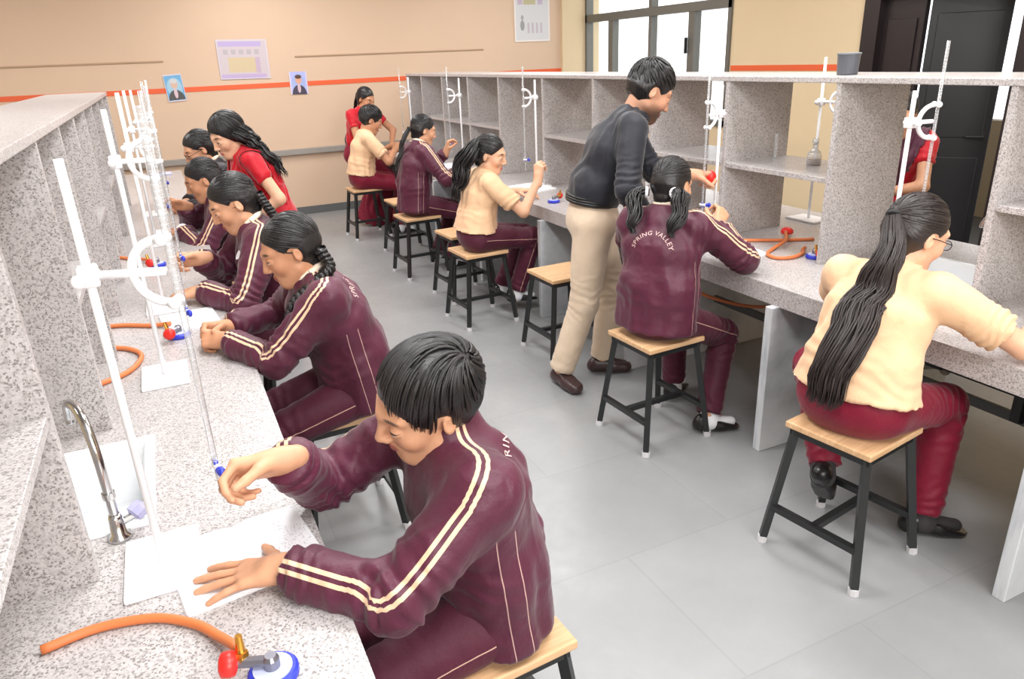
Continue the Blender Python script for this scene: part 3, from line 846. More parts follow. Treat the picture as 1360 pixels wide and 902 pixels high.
def rotv(v, axis, a):
    v = np.asarray(v, float); k = unit(axis)
    return v * math.cos(a) + np.cross(k, v) * math.sin(a) + k * (k @ v) * (1 - math.cos(a))
def ik(a, w, l1, l2, pole):
    a = np.asarray(a, float); w = np.asarray(w, float)
    d = w - a; L = np.linalg.norm(d); u = d / L
    if L > (l1 + l2) * .995:
        L = (l1 + l2) * .995; w = a + u * L
    x = (l1 * l1 - l2 * l2 + L * L) / (2 * L); h = math.sqrt(max(l1 * l1 - x * x, 1e-8))
    p = np.asarray(pole, float); p = p - u * (p @ u)
    return a + u * x + unit(p) * h, w
def seg_param(P, a, b):
    ab = b - a; t = np.clip(((P - a) @ ab) / (ab @ ab), 0, 1)
    q = a + t[:, None] * ab
    return t, np.linalg.norm(P - q, axis=1), P - q

# ------------------------------------------------------------------ cloth, skin and hair materials
def cloth(name, c, c2, rough=.55, sheen=.3, stripe=None, weave=900, spec=.3, piping=None):
    t = MT(name, c, rough, spec=spec)
    o = t.obj()
    n = t.noise(o, 6, 4, .6)
    col = t.mix(t.ramp(n, [(.3, (0, 0, 0)), (.7, (1, 1, 1))]), c, c2)
    if stripe is not None:
        s = t.attr('stripe', 'Fac')
        e = t.math('LESS_THAN', t.math('ABSOLUTE', t.math('SUBTRACT', t.math('ABSOLUTE', s), stripe[0])), stripe[1])
        col = t.mix(e, col, stripe[2])
    if piping is not None:
        s = t.attr('piping', 'Fac')
        col = t.mix(t.math('LESS_THAN', t.math('ABSOLUTE', s), piping[0]), col, piping[1])
    t.set(Base_Color=col, Sheen_Weight=sheen, Sheen_Roughness=.4)
    h = t.math('ADD', t.math('MULTIPLY', t.noise(o, 45, 4, .65), .8), t.math('MULTIPLY', t.noise(o, weave, 1), .06))
    t.bump(h, .45, .006)
    return t.m
CREAM = srgb(228, 196, 162)
G['maroon'] = cloth('maroon_tracksuit_cloth', srgb(90, 35, 58), srgb(78, 28, 48), .5, .16, (.0085, .0042, CREAM), spec=.42, piping=(.0011, srgb(196, 160, 150)))
G['maroon_t'] = cloth('maroon_trouser_cloth', srgb(86, 32, 52), srgb(74, 26, 44), .62, .15, piping=(.0016, srgb(206, 168, 150)))
G['claret'] = cloth('claret_trouser_cloth', srgb(132, 24, 50), srgb(116, 18, 42), .55, .15)
G['beige'] = cloth('peach_shirt_cloth', srgb(235, 195, 157), srgb(227, 185, 146), .7, .2)
G['blackshirt'] = cloth('black_shirt_cloth', srgb(40, 41, 48), srgb(34, 35, 42), .6, .2)
G['khaki'] = cloth('khaki_trouser_cloth', srgb(216, 196, 172), srgb(206, 184, 160), .7, .2)
G['redsari'] = cloth('red_sari_cloth', srgb(206, 26, 44), srgb(186, 20, 36), .5, .3)
G['navy'] = cloth('dark_navy_sari_cloth', srgb(44, 42, 58), srgb(66, 28, 42), .5, .3)
G['plum'] = cloth('plum_cloth', srgb(92, 46, 66), srgb(80, 40, 58), .6, .3)
G['darkjkt'] = cloth('black_jacket_cloth', srgb(38, 30, 38), srgb(30, 26, 32), .55, .3)
G['sock'] = MT('white_sock', srgb(236, 236, 240), .8).m
G['greysock'] = MT('dark_sock', srgb(56, 52, 54), .8).m
G['shoe'] = MT('black_shoe_leather', srgb(26, 24, 25), .3).m
G['brownshoe'] = MT('dark_brown_shoe_leather', srgb(62, 44, 44), .35).m
G['greyshoe'] = MT('grey_shoe', srgb(110, 106, 104), .5).m
G['collar'] = MT('cream_collar', srgb(244, 226, 204), .7).m
G['print'] = MT('cream_back_print', srgb(216, 186, 180), .6).m
G['lens'] = MT('spectacle_lens', (.9, .92, .95, 1), .05, Transmission_Weight=1.0, IOR=1.02).m
G['bangle'] = MT('dark_bracelet', srgb(70, 26, 28), .5).m
G['beltm'] = MT('black_belt', srgb(20, 20, 20), .4).m
G['ribbon'] = MT('white_hair_band', srgb(240, 240, 244), .6).m
def skin_mat(name, c, lip, beard=0.0):
    t = MT(name, c, .48, spec=.35)
    o = t.obj()
    hp = t.attr('hp')
    def em(cx, cz, rx, rz, cy=.085, ry=.05, soft=.25, absx=True):
        s = t.n('ShaderNodeSeparateXYZ', {0: hp})
        x = t.math('ABSOLUTE', s.outputs[0]) if absx else s.outputs[0]
        q = 0
        a = t.math('POWER', t.math('DIVIDE', t.math('SUBTRACT', x, cx), rx), 2.0)
        b = t.math('POWER', t.math('DIVIDE', t.math('SUBTRACT', s.outputs[1], cy), ry), 2.0)
        d = t.math('POWER', t.math('DIVIDE', t.math('SUBTRACT', s.outputs[2], cz), rz), 2.0)
        r = t.math('ADD', t.math('ADD', a, b), d)
        return t.ramp(r, [(max(0, .55 - soft), (1, 1, 1)), (min(1, .75 + soft * .5), (0, 0, 0))])
    n = t.noise(o, 18, 4, .6)
    col = t.mix(t.ramp(n, [(.35, (0, 0, 0)), (.7, (1, 1, 1))]), c, cmul(c, .9))
    red = (c[0] * .98, c[1] * .78, c[2] * .74, 1)
    col = t.mix(t.math('MULTIPLY', em(.042, -.035, .03, .03, .06, .05, .5), .35), col, red)
    if beard:
        s = t.n('ShaderNodeSeparateXYZ', {0: hp})
        lowm = t.math('MULTIPLY', t.ramp(s.outputs[2], [(0, (1, 1, 1)), (1, (1, 1, 1))]), 1.0)
        a = em(0.0, -.085, .105, .068, .030, .11, .3)
        up = em(0.0, -.052, .034, .012, .098, .03, .3)
        col = t.mix(t.math('MULTIPLY', t.math('MAXIMUM', a, up), beard), col, srgb(52, 36, 32))
    col = t.mix(em(0.0, -.0685, .025, .0125, .092, .028, .2), col, lip)
    col = t.mix(t.math('MULTIPLY', em(.034, .0255, .021, .0062, .085, .035, .35), .85), col, srgb(38, 28, 26))     # brows
    col = t.mix(em(.032, -.0035, .0155, .0048, .088, .035, .1), col, srgb(226, 216, 208))                    # eye, then iris and lash line
    col = t.mix(em(.032, -.004, .0058, .0052, .088, .035, .1), col, srgb(34, 22, 18))
    col = t.mix(em(.033, .0012, .018, .0032, .088, .035, .25), col, srgb(26, 18, 17))
    t.set(Base_Color=col, Subsurface_Weight=.06, Subsurface_Radius=(.01, .004, .002), Subsurface_Scale=.3)
    t.bump(t.noise(o, 260, 2), .08, .002)
    return t.m
LIP = srgb(168, 92, 84)
G['skin_m'] = skin_mat('warm_brown_skin', srgb(216, 162, 128), srgb(172, 100, 88))
G['skin_b'] = skin_mat('brown_skin', srgb(202, 146, 112), srgb(154, 84, 76))
G['skin_f'] = skin_mat('light_brown_skin', srgb(228, 178, 146), srgb(190, 104, 98))
G['skin_man'] = skin_mat('tan_skin_with_beard', srgb(208, 154, 124), srgb(160, 92, 84), .9)
def hair_mat(name, c, c2):
    t = MT(name, c, .32, spec=.55)
    s = t.attr('hs')
    n = t.noise(t.mapv(s, (34, 3, 1)), 1.0, 5, .7)
    t.set(Base_Color=t.ramp(n, [(.35, c), (.65, c2), (.85, cmul(c2, 1.8))]), Roughness=t.ramp(n, [(.3, (.28,) * 3), (.7, (.46,) * 3)]), Anisotropic=.5)
    t.bump(n, .35, .003)
    return t.m
G['hair'] = hair_mat('black_hair', srgb(20, 18, 19), srgb(34, 31, 32))
G['hairb'] = hair_mat('dark_brown_black_hair', srgb(28, 22, 22), srgb(50, 40, 38))
UP = V(0, 0, 1)
POSES = {   # per finger (index..little): (spread deg, mcp, pip, dip); thumb: (out, towards palm, bend)
 'flat': ([(13, 4, 6, 4), (3, 2, 4, 4), (-5, 3, 5, 4), (-20, 6, 8, 5)], (62, 5, 8)),
 'pinch': ([(2, 52, 46, 22), (0, 58, 58, 30), (-2, 66, 70, 36), (-5, 70, 74, 40)], (34, 42, 22)),
 'grip': ([(2, 62, 74, 40), (0, 66, 78, 42), (-2, 70, 80, 44), (-4, 72, 80, 44)], (40, 46, 34)),
 'relax': ([(6, 22, 26, 16), (1, 26, 30, 18), (-3, 30, 32, 18), (-9, 34, 34, 20)], (40, 20, 16)),
 'point': ([(4, 30, 30, 14), (0, 58, 62, 34), (-2, 66, 72, 40), (-4, 70, 74, 40)], (36, 34, 20)),
}
def hand(F, w, d, n, side, pose, s):
    """w wrist, d finger direction, n palm normal, side 'L'/'R'"""
    d = unit(d); n = unit(np.asarray(n, float) - d * (np.asarray(n, float) @ d))
    t = np.cross(d, n) if side == 'R' else np.cross(n, d)      # thumb side
    fing, th = POSES[pose]
    bases = [w + d * .088 * s + t * .029 * s, w + d * .093 * s + t * .0095 * s, w + d * .089 * s - t * .0105 * s, w + d * .080 * s - t * .029 * s]
    r0 = [.0098, .0100, .0096, .0086]
    lens = [(.041, .026, .021), (.045, .029, .022), (.042, .027, .021), (.032, .021, .018)]
    for b, o in zip(bases, (.012, .004, -.005, -.013)):
        F.op(cone(w + t * o * s + d * .012 * s, b - n * .001 * s, .0165 * s, .0118 * s), .010 * s)
    F.op(cone(w - d * .03 * s, w + d * .03 * s, .024 * s, .022 * s, (t, 1.22)), .02 * s)
    F.op(ell(w + d * .05 * s + n * .006 * s, V(.034, .03, .013) * s, np.array([d, t, n])), .01 * s)
    for i in range(4):
        sp, m, p, q = fing[i]
        dd = rotv(d, n, rad(sp) * (1 if np.cross(d, t) @ n > 0 else -1))
        ax = np.cross(dd, n)
        a = bases[i]; ang = 0
        rr = r0[i] * s
        for L, bend in zip(lens[i], (m, p, q)):
            ang += rad(bend)
            b = a + rotv(dd, ax, ang) * L * s
            F.op(cone(a, b, rr, rr * .9), .0035 * s, pad=.012)
            a = b; rr *= .9
    # thumb
    a = w + d * .022 * s + t * .022 * s + n * .006 * s
    o, ip, bd = th
    td = rotv(unit(d * math.cos(rad(o)) + t * math.sin(rad(o))), np.cross(t, n), 0)
    td = unit(td * math.cos(rad(ip)) + n * math.sin(rad(ip)))
    F.op(cone(w + d * .012 * s + t * .008 * s, a + td * .035 * s, .017 * s, .0135 * s), .012 * s)
    b1 = a + td * .036 * s
    td2 = unit(td * math.cos(rad(bd)) + unit(d * .8 + n * .4 - t * .2) * math.sin(rad(bd)))
    b2 = b1 + td2 * .034 * s
    F.op(cone(b1, b2, .0118 * s, .0105 * s), .005 * s, pad=.012)
    F.op(cone(b2, b2 + unit(td2 + d * .15) * .024 * s, .0105 * s, .0082 * s), .004 * s, pad=.012)

def head_field(F, H, B, k, fem):
    """head centre H, rows of B = right, forward, up; k = scale"""
    L = lambda x, y, z: H + (V(x, y, z) * k) @ B
    f = .94 if fem else 1.0
    F.op(ell(L(0, -.015, .03), V(.0725, .093, .083) * k, B), 0)
    F.op(ell(L(0, .032, -.03), V(.057 * f, .056, .082) * k, B), .03 * k)
    F.op(ell(L(0, .058, -.098 + .003 * fem), V(.026 * f, .022, .018) * k, B), .03 * k)
    for s in (-1, 1):
        F.op(cone(L(s * .048 * f, .005, -.062), L(s * .018 * f, .058, -.099), .017 * k, .015 * k), .03 * k)
        F.op(ell(L(s * .041 * f, .056, -.028), V(.020, .022, .024) * k, B), .022 * k)
        F.op(cone(L(s * .008, .083, .022), L(s * .042, .067, .026), .010 * k, .009 * k), .016 * k)
        F.op(ell(L(s * .032, .094, -.001), V(.017, .016, .0115) * k, B), .012 * k, 'sub')
        F.op(ell(L(s * .032, .0765, -.0015), V(.0155, .0125, .0115) * k, B), .004 * k)
    F.op(cone(L(0, .085, .016), L(0, .1035, -.030), .0075 * k, .0095 * k), .012 * k)
    F.op(ell(L(0, .1045, -.033), V(.0095, .0095, .0085) * k, B), .006 * k)
    for s in (-1, 1):
        F.op(ell(L(s * .0115, .094, -.0365), V(.0075, .010, .0068) * k, B), .005 * k)
        # ears
        E = np.array([rotv(B[0], B[2], rad(-18 * s)), rotv(B[1], B[2], rad(-18 * s)), B[2]])
        F.op(ell(L(s * .0725, -.012, -.010), V(.0070, .0155, .0255) * k, E), .006 * k)
        F.op(ell(L(s * .0815, -.009, -.004), V(.006, .009, .016) * k, E), .004 * k, 'sub')
    for s in (-1, 1):
        F.op(cone(L(s * .002, .0870, -.0640), L(s * .018, .0780, -.0672), .0060 * k, .0042 * k), .007 * k)
        F.op(cone(L(s * .002, .0855, -.0735), L(s * .016, .0775, -.0705), .0064 * k, .0044 * k), .007 * k)

def folds_arm(P, segs, amp, lam=.034):
    """ring folds gathered at the elbow and above the cuff"""
    d = np.zeros(len(P))
    for i, (a, b, r) in enumerate(segs):
        t, dist, off = seg_param(P, a, b)
        L = np.linalg.norm(b - a)
        near = np.exp(-np.maximum(dist - r * 1.15, 0) ** 2 / .0006)
        if i == 0: w = np.exp(-((t - 1) / .35) ** 2)
        else: w = np.exp(-(t / .3) ** 2) + .75 * np.exp(-((t - .95) / .25) ** 2)
        ph = t * L / lam + 1.4 * vnoise(P, 7, 1 + i) + .5 * vnoise(P, 19, 3 + i)
        d += amp * np.sin(2 * PI * ph) * w * near * (t > .01) * (t < .995)
    return d

def tube_mesh(paths, n=6):
    """many tapered tubes as one array mesh: list of (points (m,3), radii (m,))"""
    Ps = []; Qs = []; A = []; o = 0
    for pi_, (p, r) in enumerate(paths):
        p = np.asarray(p, float); m = len(p); r = np.broadcast_to(r, (m,))
        t = np.gradient(p, axis=0); t /= np.linalg.norm(t, axis=1)[:, None] + 1e-12
        ref = V(0, 0, 1) if abs(t[0, 2]) < .9 else V(1, 0, 0)
        nv = ref - t[0] * (ref @ t[0]); nv /= np.linalg.norm(nv)
        ring = np.zeros((m, n, 3))
        for i in range(m):
            nv = nv - t[i] * (nv @ t[i]); nv /= np.linalg.norm(nv) + 1e-12
            b = np.cross(t[i], nv)
            for k in range(n):
                a = 2 * PI * k / n
                ring[i, k] = p[i] + (nv * math.cos(a) + b * math.sin(a)) * r[i]
        Ps.append(ring.reshape(-1, 3))
        u = np.zeros((m, n, 3)); u[:, :, 0] = pi_ * .37 + np.linspace(0, .12, n)[None]; u[:, :, 1] = np.linspace(0, 1, m)[:, None]; A.append(u.reshape(-1, 3))
        for i in range(m - 1):
            for k in range(n):
                Qs.append((o + i * n + k, o + i * n + (k + 1) % n, o + (i + 1) * n + (k + 1) % n, o + (i + 1) * n + k))
        o += m * n
    return np.concatenate(Ps), np.array(Qs), np.concatenate(A)
def spline(pts, n=8):
    return np.array([list(p) for p in arc([Vector(p) for p in pts], n)])
def along(path, t):
    i = np.clip(t, 0, 1) * (len(path) - 1); a = np.floor(i).astype(int); b = np.minimum(a + 1, len(path) - 1); f = (i - a)[:, None]
    return path[a] * (1 - f) + path[b] * f
def tress(path, width, n=60, wave=.006, waves=3.0, seed=1, r=.0042, flat=.6, side=None, ragged=.25, m=26, q_phase=0.0):
    """a bundle of wavy locks along a path; width(t) = half width"""
    R_ = np.random.RandomState(seed); out = []
    side = unit(side) if side is not None else V(0, 1, 0)
    for i in range(n):
        end = 1 - ragged * R_.rand() ** 1.5
        t = np.linspace(0, end, m); c = along(path, t)
        T = np.gradient(c, axis=0); T /= np.linalg.norm(T, axis=1)[:, None] + 1e-12
        S = side[None] - T * (T @ side)[:, None]; S /= np.linalg.norm(S, axis=1)[:, None] + 1e-12
        D = np.cross(T, S)
        a = R_.rand() * 2 * PI; q = math.sqrt(R_.rand())
        w = np.array([width(x) for x in t]); ph = R_.rand() * 2.2 + q_phase
        wv = wave * np.sin(2 * PI * waves * t + ph) * np.minimum(1, t * 3)
        wv2 = wave * np.cos(2 * PI * waves * t * 1.13 + ph * 1.7) * np.minimum(1, t * 3)
        c = c + S * (w * q * math.cos(a) + wv)[:, None] + D * (w * q * math.sin(a) * flat + wv2 * .6)[:, None]
        rr = r * (.75 + .5 * R_.rand()) * np.minimum(1, (1.02 - t / end) * 4) * np.minimum(1, .55 + t * 3)
        out.append((c, np.maximum(rr, .0006)))
    return out

def scalp_locks(H, B, k, pole, n, rx, reach, lift, seed=3, r=.0042, keep=None, start=.08, curl=.0):
    """tapered locks lying on the skull, running away from the pole (local direction)"""
    R_ = np.random.RandomState(seed); out = []
    pole = unit(pole); e1 = unit(np.cross(pole, V(.3, .2, .9))); e2 = np.cross(pole, e1)
    for i in range(n):
        ph = R_.rand() * 2 * PI; t0 = start + R_.rand() ** .8 * 1.3; t1 = t0 + (reach * (.7 + .6 * R_.rand()))
        th = np.linspace(t0, t1, 9); cu = curl * (th - t0)
        pts = []
        for q, (tt, cc) in enumerate(zip(th, cu)):
            v = pole * math.cos(tt) + (e1 * math.cos(ph + cc) + e2 * math.sin(ph + cc)) * math.sin(tt)
            lf = 1 + lift * (R_.rand() * .15 + math.sin(q / 8 * PI * .75))
            pts.append(v * rx * lf + V(0, -.018, .034))
        pts = np.array(pts)
        if keep is not None and not all(keep(p) for p in pts[::4]): continue
        out.append((H + (pts * k) @ B, r * k * (1 - np.linspace(0, 1, 9) ** 2 * .85)))
    return out

def person(label, group=None, s=1.0, P=(0, 0, .58), phi=0.0, lean=.3, twist=0.0, tilt=0.0, head=(0, .4, 0), arms=None, legs=None, fem=True,
           skin='skin_f', top='jacket', topmat='maroon', bottom='trousers', botmat='maroon_t', hair=None, hairmat='hair', shoes='shoe', socks='sock',
           h=.012, hf=.005, hh=.0055, collar=True, glasses=False, hsz=1.0, base=None, stripes=True, bulk=1.0, extra=None, hip=1.0, ts=.87, fold=1.0, legw=1.0, colh=.034, neck=.042, lg=1.0):
    P = np.asarray(P, float)
    f = V(math.cos(phi), math.sin(phi), 0); l = V(-math.sin(phi), math.cos(phi), 0)
    ls = rotv(l, UP, twist); fs = rotv(f, UP, twist)
    sd = rotv(UP, f, tilt)
    u = lambda a: unit(sd * math.cos(a) + f * math.sin(a))
    W = P + .16 * s * ts * u(.25 * lean); C = W + .19 * s * ts * u(lean); NB = C + .155 * s * ts * u(1.15 * lean)
    un = u(1.1 * lean); SC = NB - .04 * s * un
    sw = (.152 if fem else .165) * s
    root = thing('person', base if base is not None else (float(P[0]), float(P[1]), 0), label, 'person', group)
    org = V(*root.location)
    # head frame
    yaw, pitch, roll = head
    By = rotv(f, UP, yaw); Bx = -rotv(l, UP, yaw)
    By2 = rotv(By, Bx, -pitch); Bz = np.cross(Bx, By2)
    Bx2 = rotv(Bx, By2, roll); Bz = rotv(Bz, By2, roll)
    B = np.array([Bx2, By2, Bz])
    k = s * hsz * (1.0 if fem else 1.03)
    H = NB + neck * s * u(lean * .9) - (V(0, -.018, -.088) * k) @ B
    # arms
    A = {}
    for sd_, sg in (('L', 1), ('R', -1)):
        q = arms[sd_]
        S = SC + ls * sg * sw + fs * q.get('fwd', 0) * s + UP * q.get('up', 0) * s
        E, w = ik(S, V(*q['w']), .275 * s * q.get('k', 1), .245 * s * q.get('k', 1), q.get('pole', (0, 0, -1)))
        A[sd_] = dict(S=S, E=E, W=w, d=unit(q['d']) if 'd' in q else unit(w - E), n=V(*q.get('n', (0, 0, -1))), pose=q.get('pose', 'relax'), out=V(*q.get('out', tuple(ls * sg + UP * .4))))
    Lg = {}
    for sd_, sg in (('L', 1), ('R', -1)):
        q = legs[sd_]
        hj = P + l * sg * .085 * s
        kn, an = ik(hj, V(*q['a']), .41 * s * lg, .40 * s * lg, q.get('pole', tuple(f + UP)))
        Lg[sd_] = dict(H=hj, K=kn, A=an, toe=unit(V(*q.get('toe', tuple(f)))))
    pts = [P, W, C, NB, H + Bz * .12 * k, H + By2 * .13 * k, H - By2 * .1 * k]
    for a in A.values(): pts += [a['S'], a['E'], a['W'], a['W'] + a['d'] * .2 * s]
    pl = [P]
    for a in Lg.values(): pl += [a['H'], a['K'], a['A']]
    lo = np.min(pts + pl, axis=0) - .16; hi = np.max(pts + pl, axis=0) + .16
    # ---------------- body: one continuous skin surface
    fine = [(H - .16 * k, H + .16 * k, hf)]
    for a in A.values():
        c = a['W'] + a['d'] * .09 * s; fine.append((c - .12 * s, c + .12 * s, hf))
    F = Field(lo, hi, max(h, hf), fine)
    F.op(ell(P + UP * .01, V(.12, .10, .09) * s, np.array([l, f, UP])), 0)
    F.op(cone(P, W, .085 * s, .08 * s, (l, 1.3)), .04); F.op(cone(W, C, .08 * s, .088 * s, (l, 1.3)), .04)
    F.op(cone(C, SC, .085 * s, .06 * s, (ls, 1.35)), .04)
    F.op(cone(A['L']['S'], A['R']['S'], .045 * s, .045 * s), .04)
    F.op(cone(SC, NB, .055 * s, .05 * s), .03)
    nr = .047 if fem else .055
    F.op(cone(NB - un * .02 * s, H + (V(0, -.02, -.05) * k) @ B, nr * 1.08 * s, nr * s), .02)
    for a in A.values():
        F.op(cone(a['S'], a['E'], .043 * s, .036 * s), .02)
        F.op(cone(a['E'], a['W'], .037 * s, .0235 * s), .015)
    for g in Lg.values():
        F.op(cone(g['H'], g['K'], .068 * s, .046 * s), .03); F.op(cone(g['K'], g['A'], .044 * s, .032 * s), .02)
        F.op(cone(g['A'] - UP * .035 * s, g['A'] + g['toe'] * .09 * s - UP * .052 * s, .022 * s, .015 * s), .015)
    head_field(F, H, B, k, fem)
    for sd_, a in A.items(): hand(F, a['W'], a['d'], a['n'], sd_, a['pose'], s * .97)
    Pm, Qm = F.mesh(1)
    hp = ((Pm - H) @ B.T) / k
    to_obj('body', Pm, Qm, G[skin], root, {'hp': hp}, org)
    # ---------------- upper garment
    F = Field(lo, hi, h * .85)
    b = bulk * s
    loose = top in ('jacket', 'shirt')
    if top == 'jacket': T = [(.137, .126), (.122, .122), (.122, .085)]
    elif top == 'shirt': T = [(.142, .116), (.110, .108), (.110, .076)]
    else: T = [(.104, .108), (.108, .114), (.114, .080)]
    lowp = P + u(0) * {'jacket': -.055, 'shirt': .04}.get(top, .09) * s
    F.op(cone(lowp, W, T[0][0] * b, T[0][1] * b, (l, (1.36 if loose else 1.30) * hip), (True, False)), 0)
    F.op(cone(W, C, T[1][0] * b, T[1][1] * b, (l, 1.34)), .05)
    F.op(cone(C, SC - un * .01, T[2][0] * b, T[2][1] * b, (ls, 1.42)), .05)
    if fem:
        for sg in (-1, 1):
            F.op(ell(C + fs * .085 * s + ls * sg * .06 * s + un * .02 * s, V(.055, .05, .055) * s, np.array([ls, fs, un])), .04)
    sr = {'jacket': .062, 'shirt': .055}.get(top, .056) * b
    F.op(cone(A['L']['S'] - ls * .02, A['R']['S'] + ls * .02, sr, sr), .04)
    F.op(cone(SC, NB - un * .008, .075 * s, .060 * s, (ls, 1.15)), .04)
    segs = []
    for sd_, a in A.items():
        r1, r2, r3 = {'jacket': (.068, .058, .046), 'shirt': (.064, .060, .06)}.get(top, (.060, .049, .040))
        r1 *= b; r2 *= b; r3 *= b
        if top == 'shirt' or top == 'blouse':
            e = a['S'] + (a['E'] - a['S']) * (.74 if top == 'shirt' else .5)
            F.op(cone(a['S'], e, r1, r2, None, (False, True)), .03)
            segs.append([(a['S'], e, r2)])
        else:
            F.op(cone(a['S'], a['E'], r1, r2), .035)
            we = a['W'] - unit(a['W'] - a['E']) * .012 * s
            F.op(cone(a['E'], we, r2, r3 * .92, None, (False, True)), .02)
            if top == 'jacket': F.op(cone(we - unit(we - a['E']) * .10 * s, we - unit(we - a['E']) * .045 * s, r3 * .9, r3 * 1.08), .02)
            segs.append([(a['S'], a['E'], r2), (a['E'], we, r3)])
    nd = unit(H + (V(0, -.02, -.06) * k) @ B - NB)
    if top == 'jacket':
        F.op(cone(NB - nd * .03 * s, NB + nd * colh * s, .074 * s, (.0665 if colh > .04 else .061) * s, None, (False, True)), .018)
    else:
        F.op(cone(NB - nd * .03 * s, NB + nd * .014 * s, .066 * s, .060 * s, None, (False, True)), .012)
    Pm, Qm = F.mesh(1)
    N = vnormals(Pm, Qm)
    amp = {'jacket': 1.0, 'shirt': .84}.get(top, .78)
    d = .0045 * amp * vnoise(Pm, 9, 1) + .002 * vnoise(Pm, 24, 2)
    for sg_ in segs: d += folds_arm(Pm, sg_, .0052 * amp)
    t, dist, off = seg_param(Pm, P, C)
    tw = np.exp(-((t - .42) / .33) ** 2) * (dist < .21)
    d += .0040 * amp * amp * fold * tw * (.4 + .6 * vnoise(Pm, 4, 21)) * np.sin(2 * PI * (t * .35 / .06 + 1.3 * vnoise(Pm, 5, 4) + .4 * vnoise(Pm, 14, 5)))
    # drag folds running from the shoulders to the waist
    d += .0045 * amp * np.sin(2 * PI * (vnoise(Pm * V(1, 1, .4), 8, 8) * 1.7)) * (dist < .24) + .0034 * amp ** 3 * (1 - np.abs(vnoise(Pm * V(1, 1, .55), 12, 31)) * 2.4) + .0014 * amp ** 4 * (1 - np.abs(vnoise(Pm + .02 * vnoise(Pm, 9, 2)[:, None], 27, 33)) * 2.4)
    Pm = Pm + N * d[:, None]
    st = np.full(len(Pm), 9.0)
    q_ = Pm - P; fw = q_ @ f; la = np.abs(q_ @ l); hz = q_ @ u(lean * .6)
    da = np.min([seg_param(Pm, a['S'], a['E'])[1] for a in A.values()] + [seg_param(Pm, a['E'], a['W'])[1] for a in A.values()], axis=0)
    side = np.where((la > .085) & (hz > -.1) & (hz < .27 * s) & (da > .075), np.abs(fw - hz * math.tan(lean * .5) + .012) - .021, 9.0)
    if stripes and top == 'jacket':
        for sd_, a in A.items():
            sg = 1 if sd_ == 'L' else -1
            o1 = unit(UP + ls * sg * .25 - fs * .05)
            ctl = [NB + ls * sg * .062 * s - un * .015 * s, a['S'] - ls * sg * .02 * s + UP * .0, a['S'] + (a['E'] - a['S']) * .3, a['E'], a['E'] + (a['W'] - a['E']) * .35, a['W']]
            cur = spline(ctl, 8); T = np.gradient(cur, axis=0); T /= np.linalg.norm(T, axis=1)[:, None]
            wt = np.clip((np.arange(len(cur)) - 5) / 9.0, 0, 1)[:, None]
            O = o1[None] * (1 - wt) + unit(a['out'])[None] * wt
            O = O - T * (O * T).sum(1)[:, None]; O /= np.linalg.norm(O, axis=1)[:, None]; Lt = np.cross(T, O)
            D2 = ((Pm[:, None, :] - cur[None]) ** 2).sum(2)
            j = D2.argmin(1); dist = np.sqrt(D2[np.arange(len(Pm)), j]); off = Pm - cur[j]
            ok = (dist < .10) & ((off * O[j]).sum(1) > .35 * dist)
            st = np.where(ok & (np.abs(st) > 1), (off * Lt[j]).sum(1), st)
    garment = to_obj({'jacket': 'jacket', 'shirt': 'shirt', 'blouse': 'blouse'}.get(top, 'shirt'), Pm, Qm, G[topmat], root, {'stripe': st, 'piping': side}, org)
    if top == 'jacket' and collar:
        c1 = tube_mesh([(NB + nd * .030 * s + (ls * math.cos(a_) + np.cross(nd, ls) * math.sin(a_)) * .056 * s) for a_ in np.linspace(0, 2 * PI, 3)] and [(np.array([NB + nd * (.040 + .010 * math.cos(a_ - PI / 2)) * s + (ls * math.cos(a_) - np.cross(ls, nd) * math.sin(a_)) * .0545 * s for a_ in np.linspace(0, 2 * PI, 25)]), .0125 * s)], 8)
        to_obj('shirt_collar', c1[0], c1[1], G['collar'], root, None, org)
    if top in ('shirt', 'longsleeve'):
        c1 = tube_mesh([(np.array([NB + nd * (z_ + .012 * math.cos(a_ + PI / 2)) * s + (ls * math.cos(a_) - np.cross(ls, nd) * math.sin(a_)) * r_ * s for a_ in np.linspace(0, 2 * PI, 25)]), .010 * s) for z_, r_ in ((.008, .071), (.019, .066), (.028, .061))], 8)
        to_obj('collar', c1[0], c1[1], G[topmat], root, None, org)
    # ---------------- lower garment
    flo = np.min(pl, axis=0) - .16; fhi = np.max(pl, axis=0) + .16
    F = Field(flo, fhi, h)
    if bottom == 'trousers':
        F.op(ell(P + UP * .012, V((.165 if top != 'jacket' else .155) * hip, .125 if top != 'jacket' else .108, .105) * s, np.array([l, f, UP])), 0)
        for g in Lg.values():
            F.op(cone(g['H'], g['K'], .088 * s * legw, .066 * s * legw), .03)
            F.op(cone(g['K'], g['A'] + unit(g['K'] - g['A']) * .008, .067 * s * legw, .058 * s * legw, None, (False, True)), .02)
        F.op(cone(P, P + u(0) * .115 * s, .115 * s, (.104 if top == 'longsleeve' else .108) * s, (l, 1.32), (False, True)), .03)
    else:   # sari or long skirt: flares from the waist to the ankles
        fb = (Lg['L']['A'] + Lg['R']['A']) / 2
        kn = (Lg['L']['K'] + Lg['R']['K']) / 2
        F.op(cone(P + UP * .1, P, .11 * s, .14 * s, (l, 1.3)), 0)
        F.op(cone(P, kn, .14 * s, .15 * s, (l, 1.25)), .05)
        F.op(cone(kn, fb + UP * -.03, .15 * s, .19 * s, (l, 1.1), (False, True)), .05)
    Pm, Qm = F.mesh(1); N = vnormals(Pm, Qm)
    d = .004 * vnoise(Pm, 9, 11) + .002 * vnoise(Pm, 25, 12)
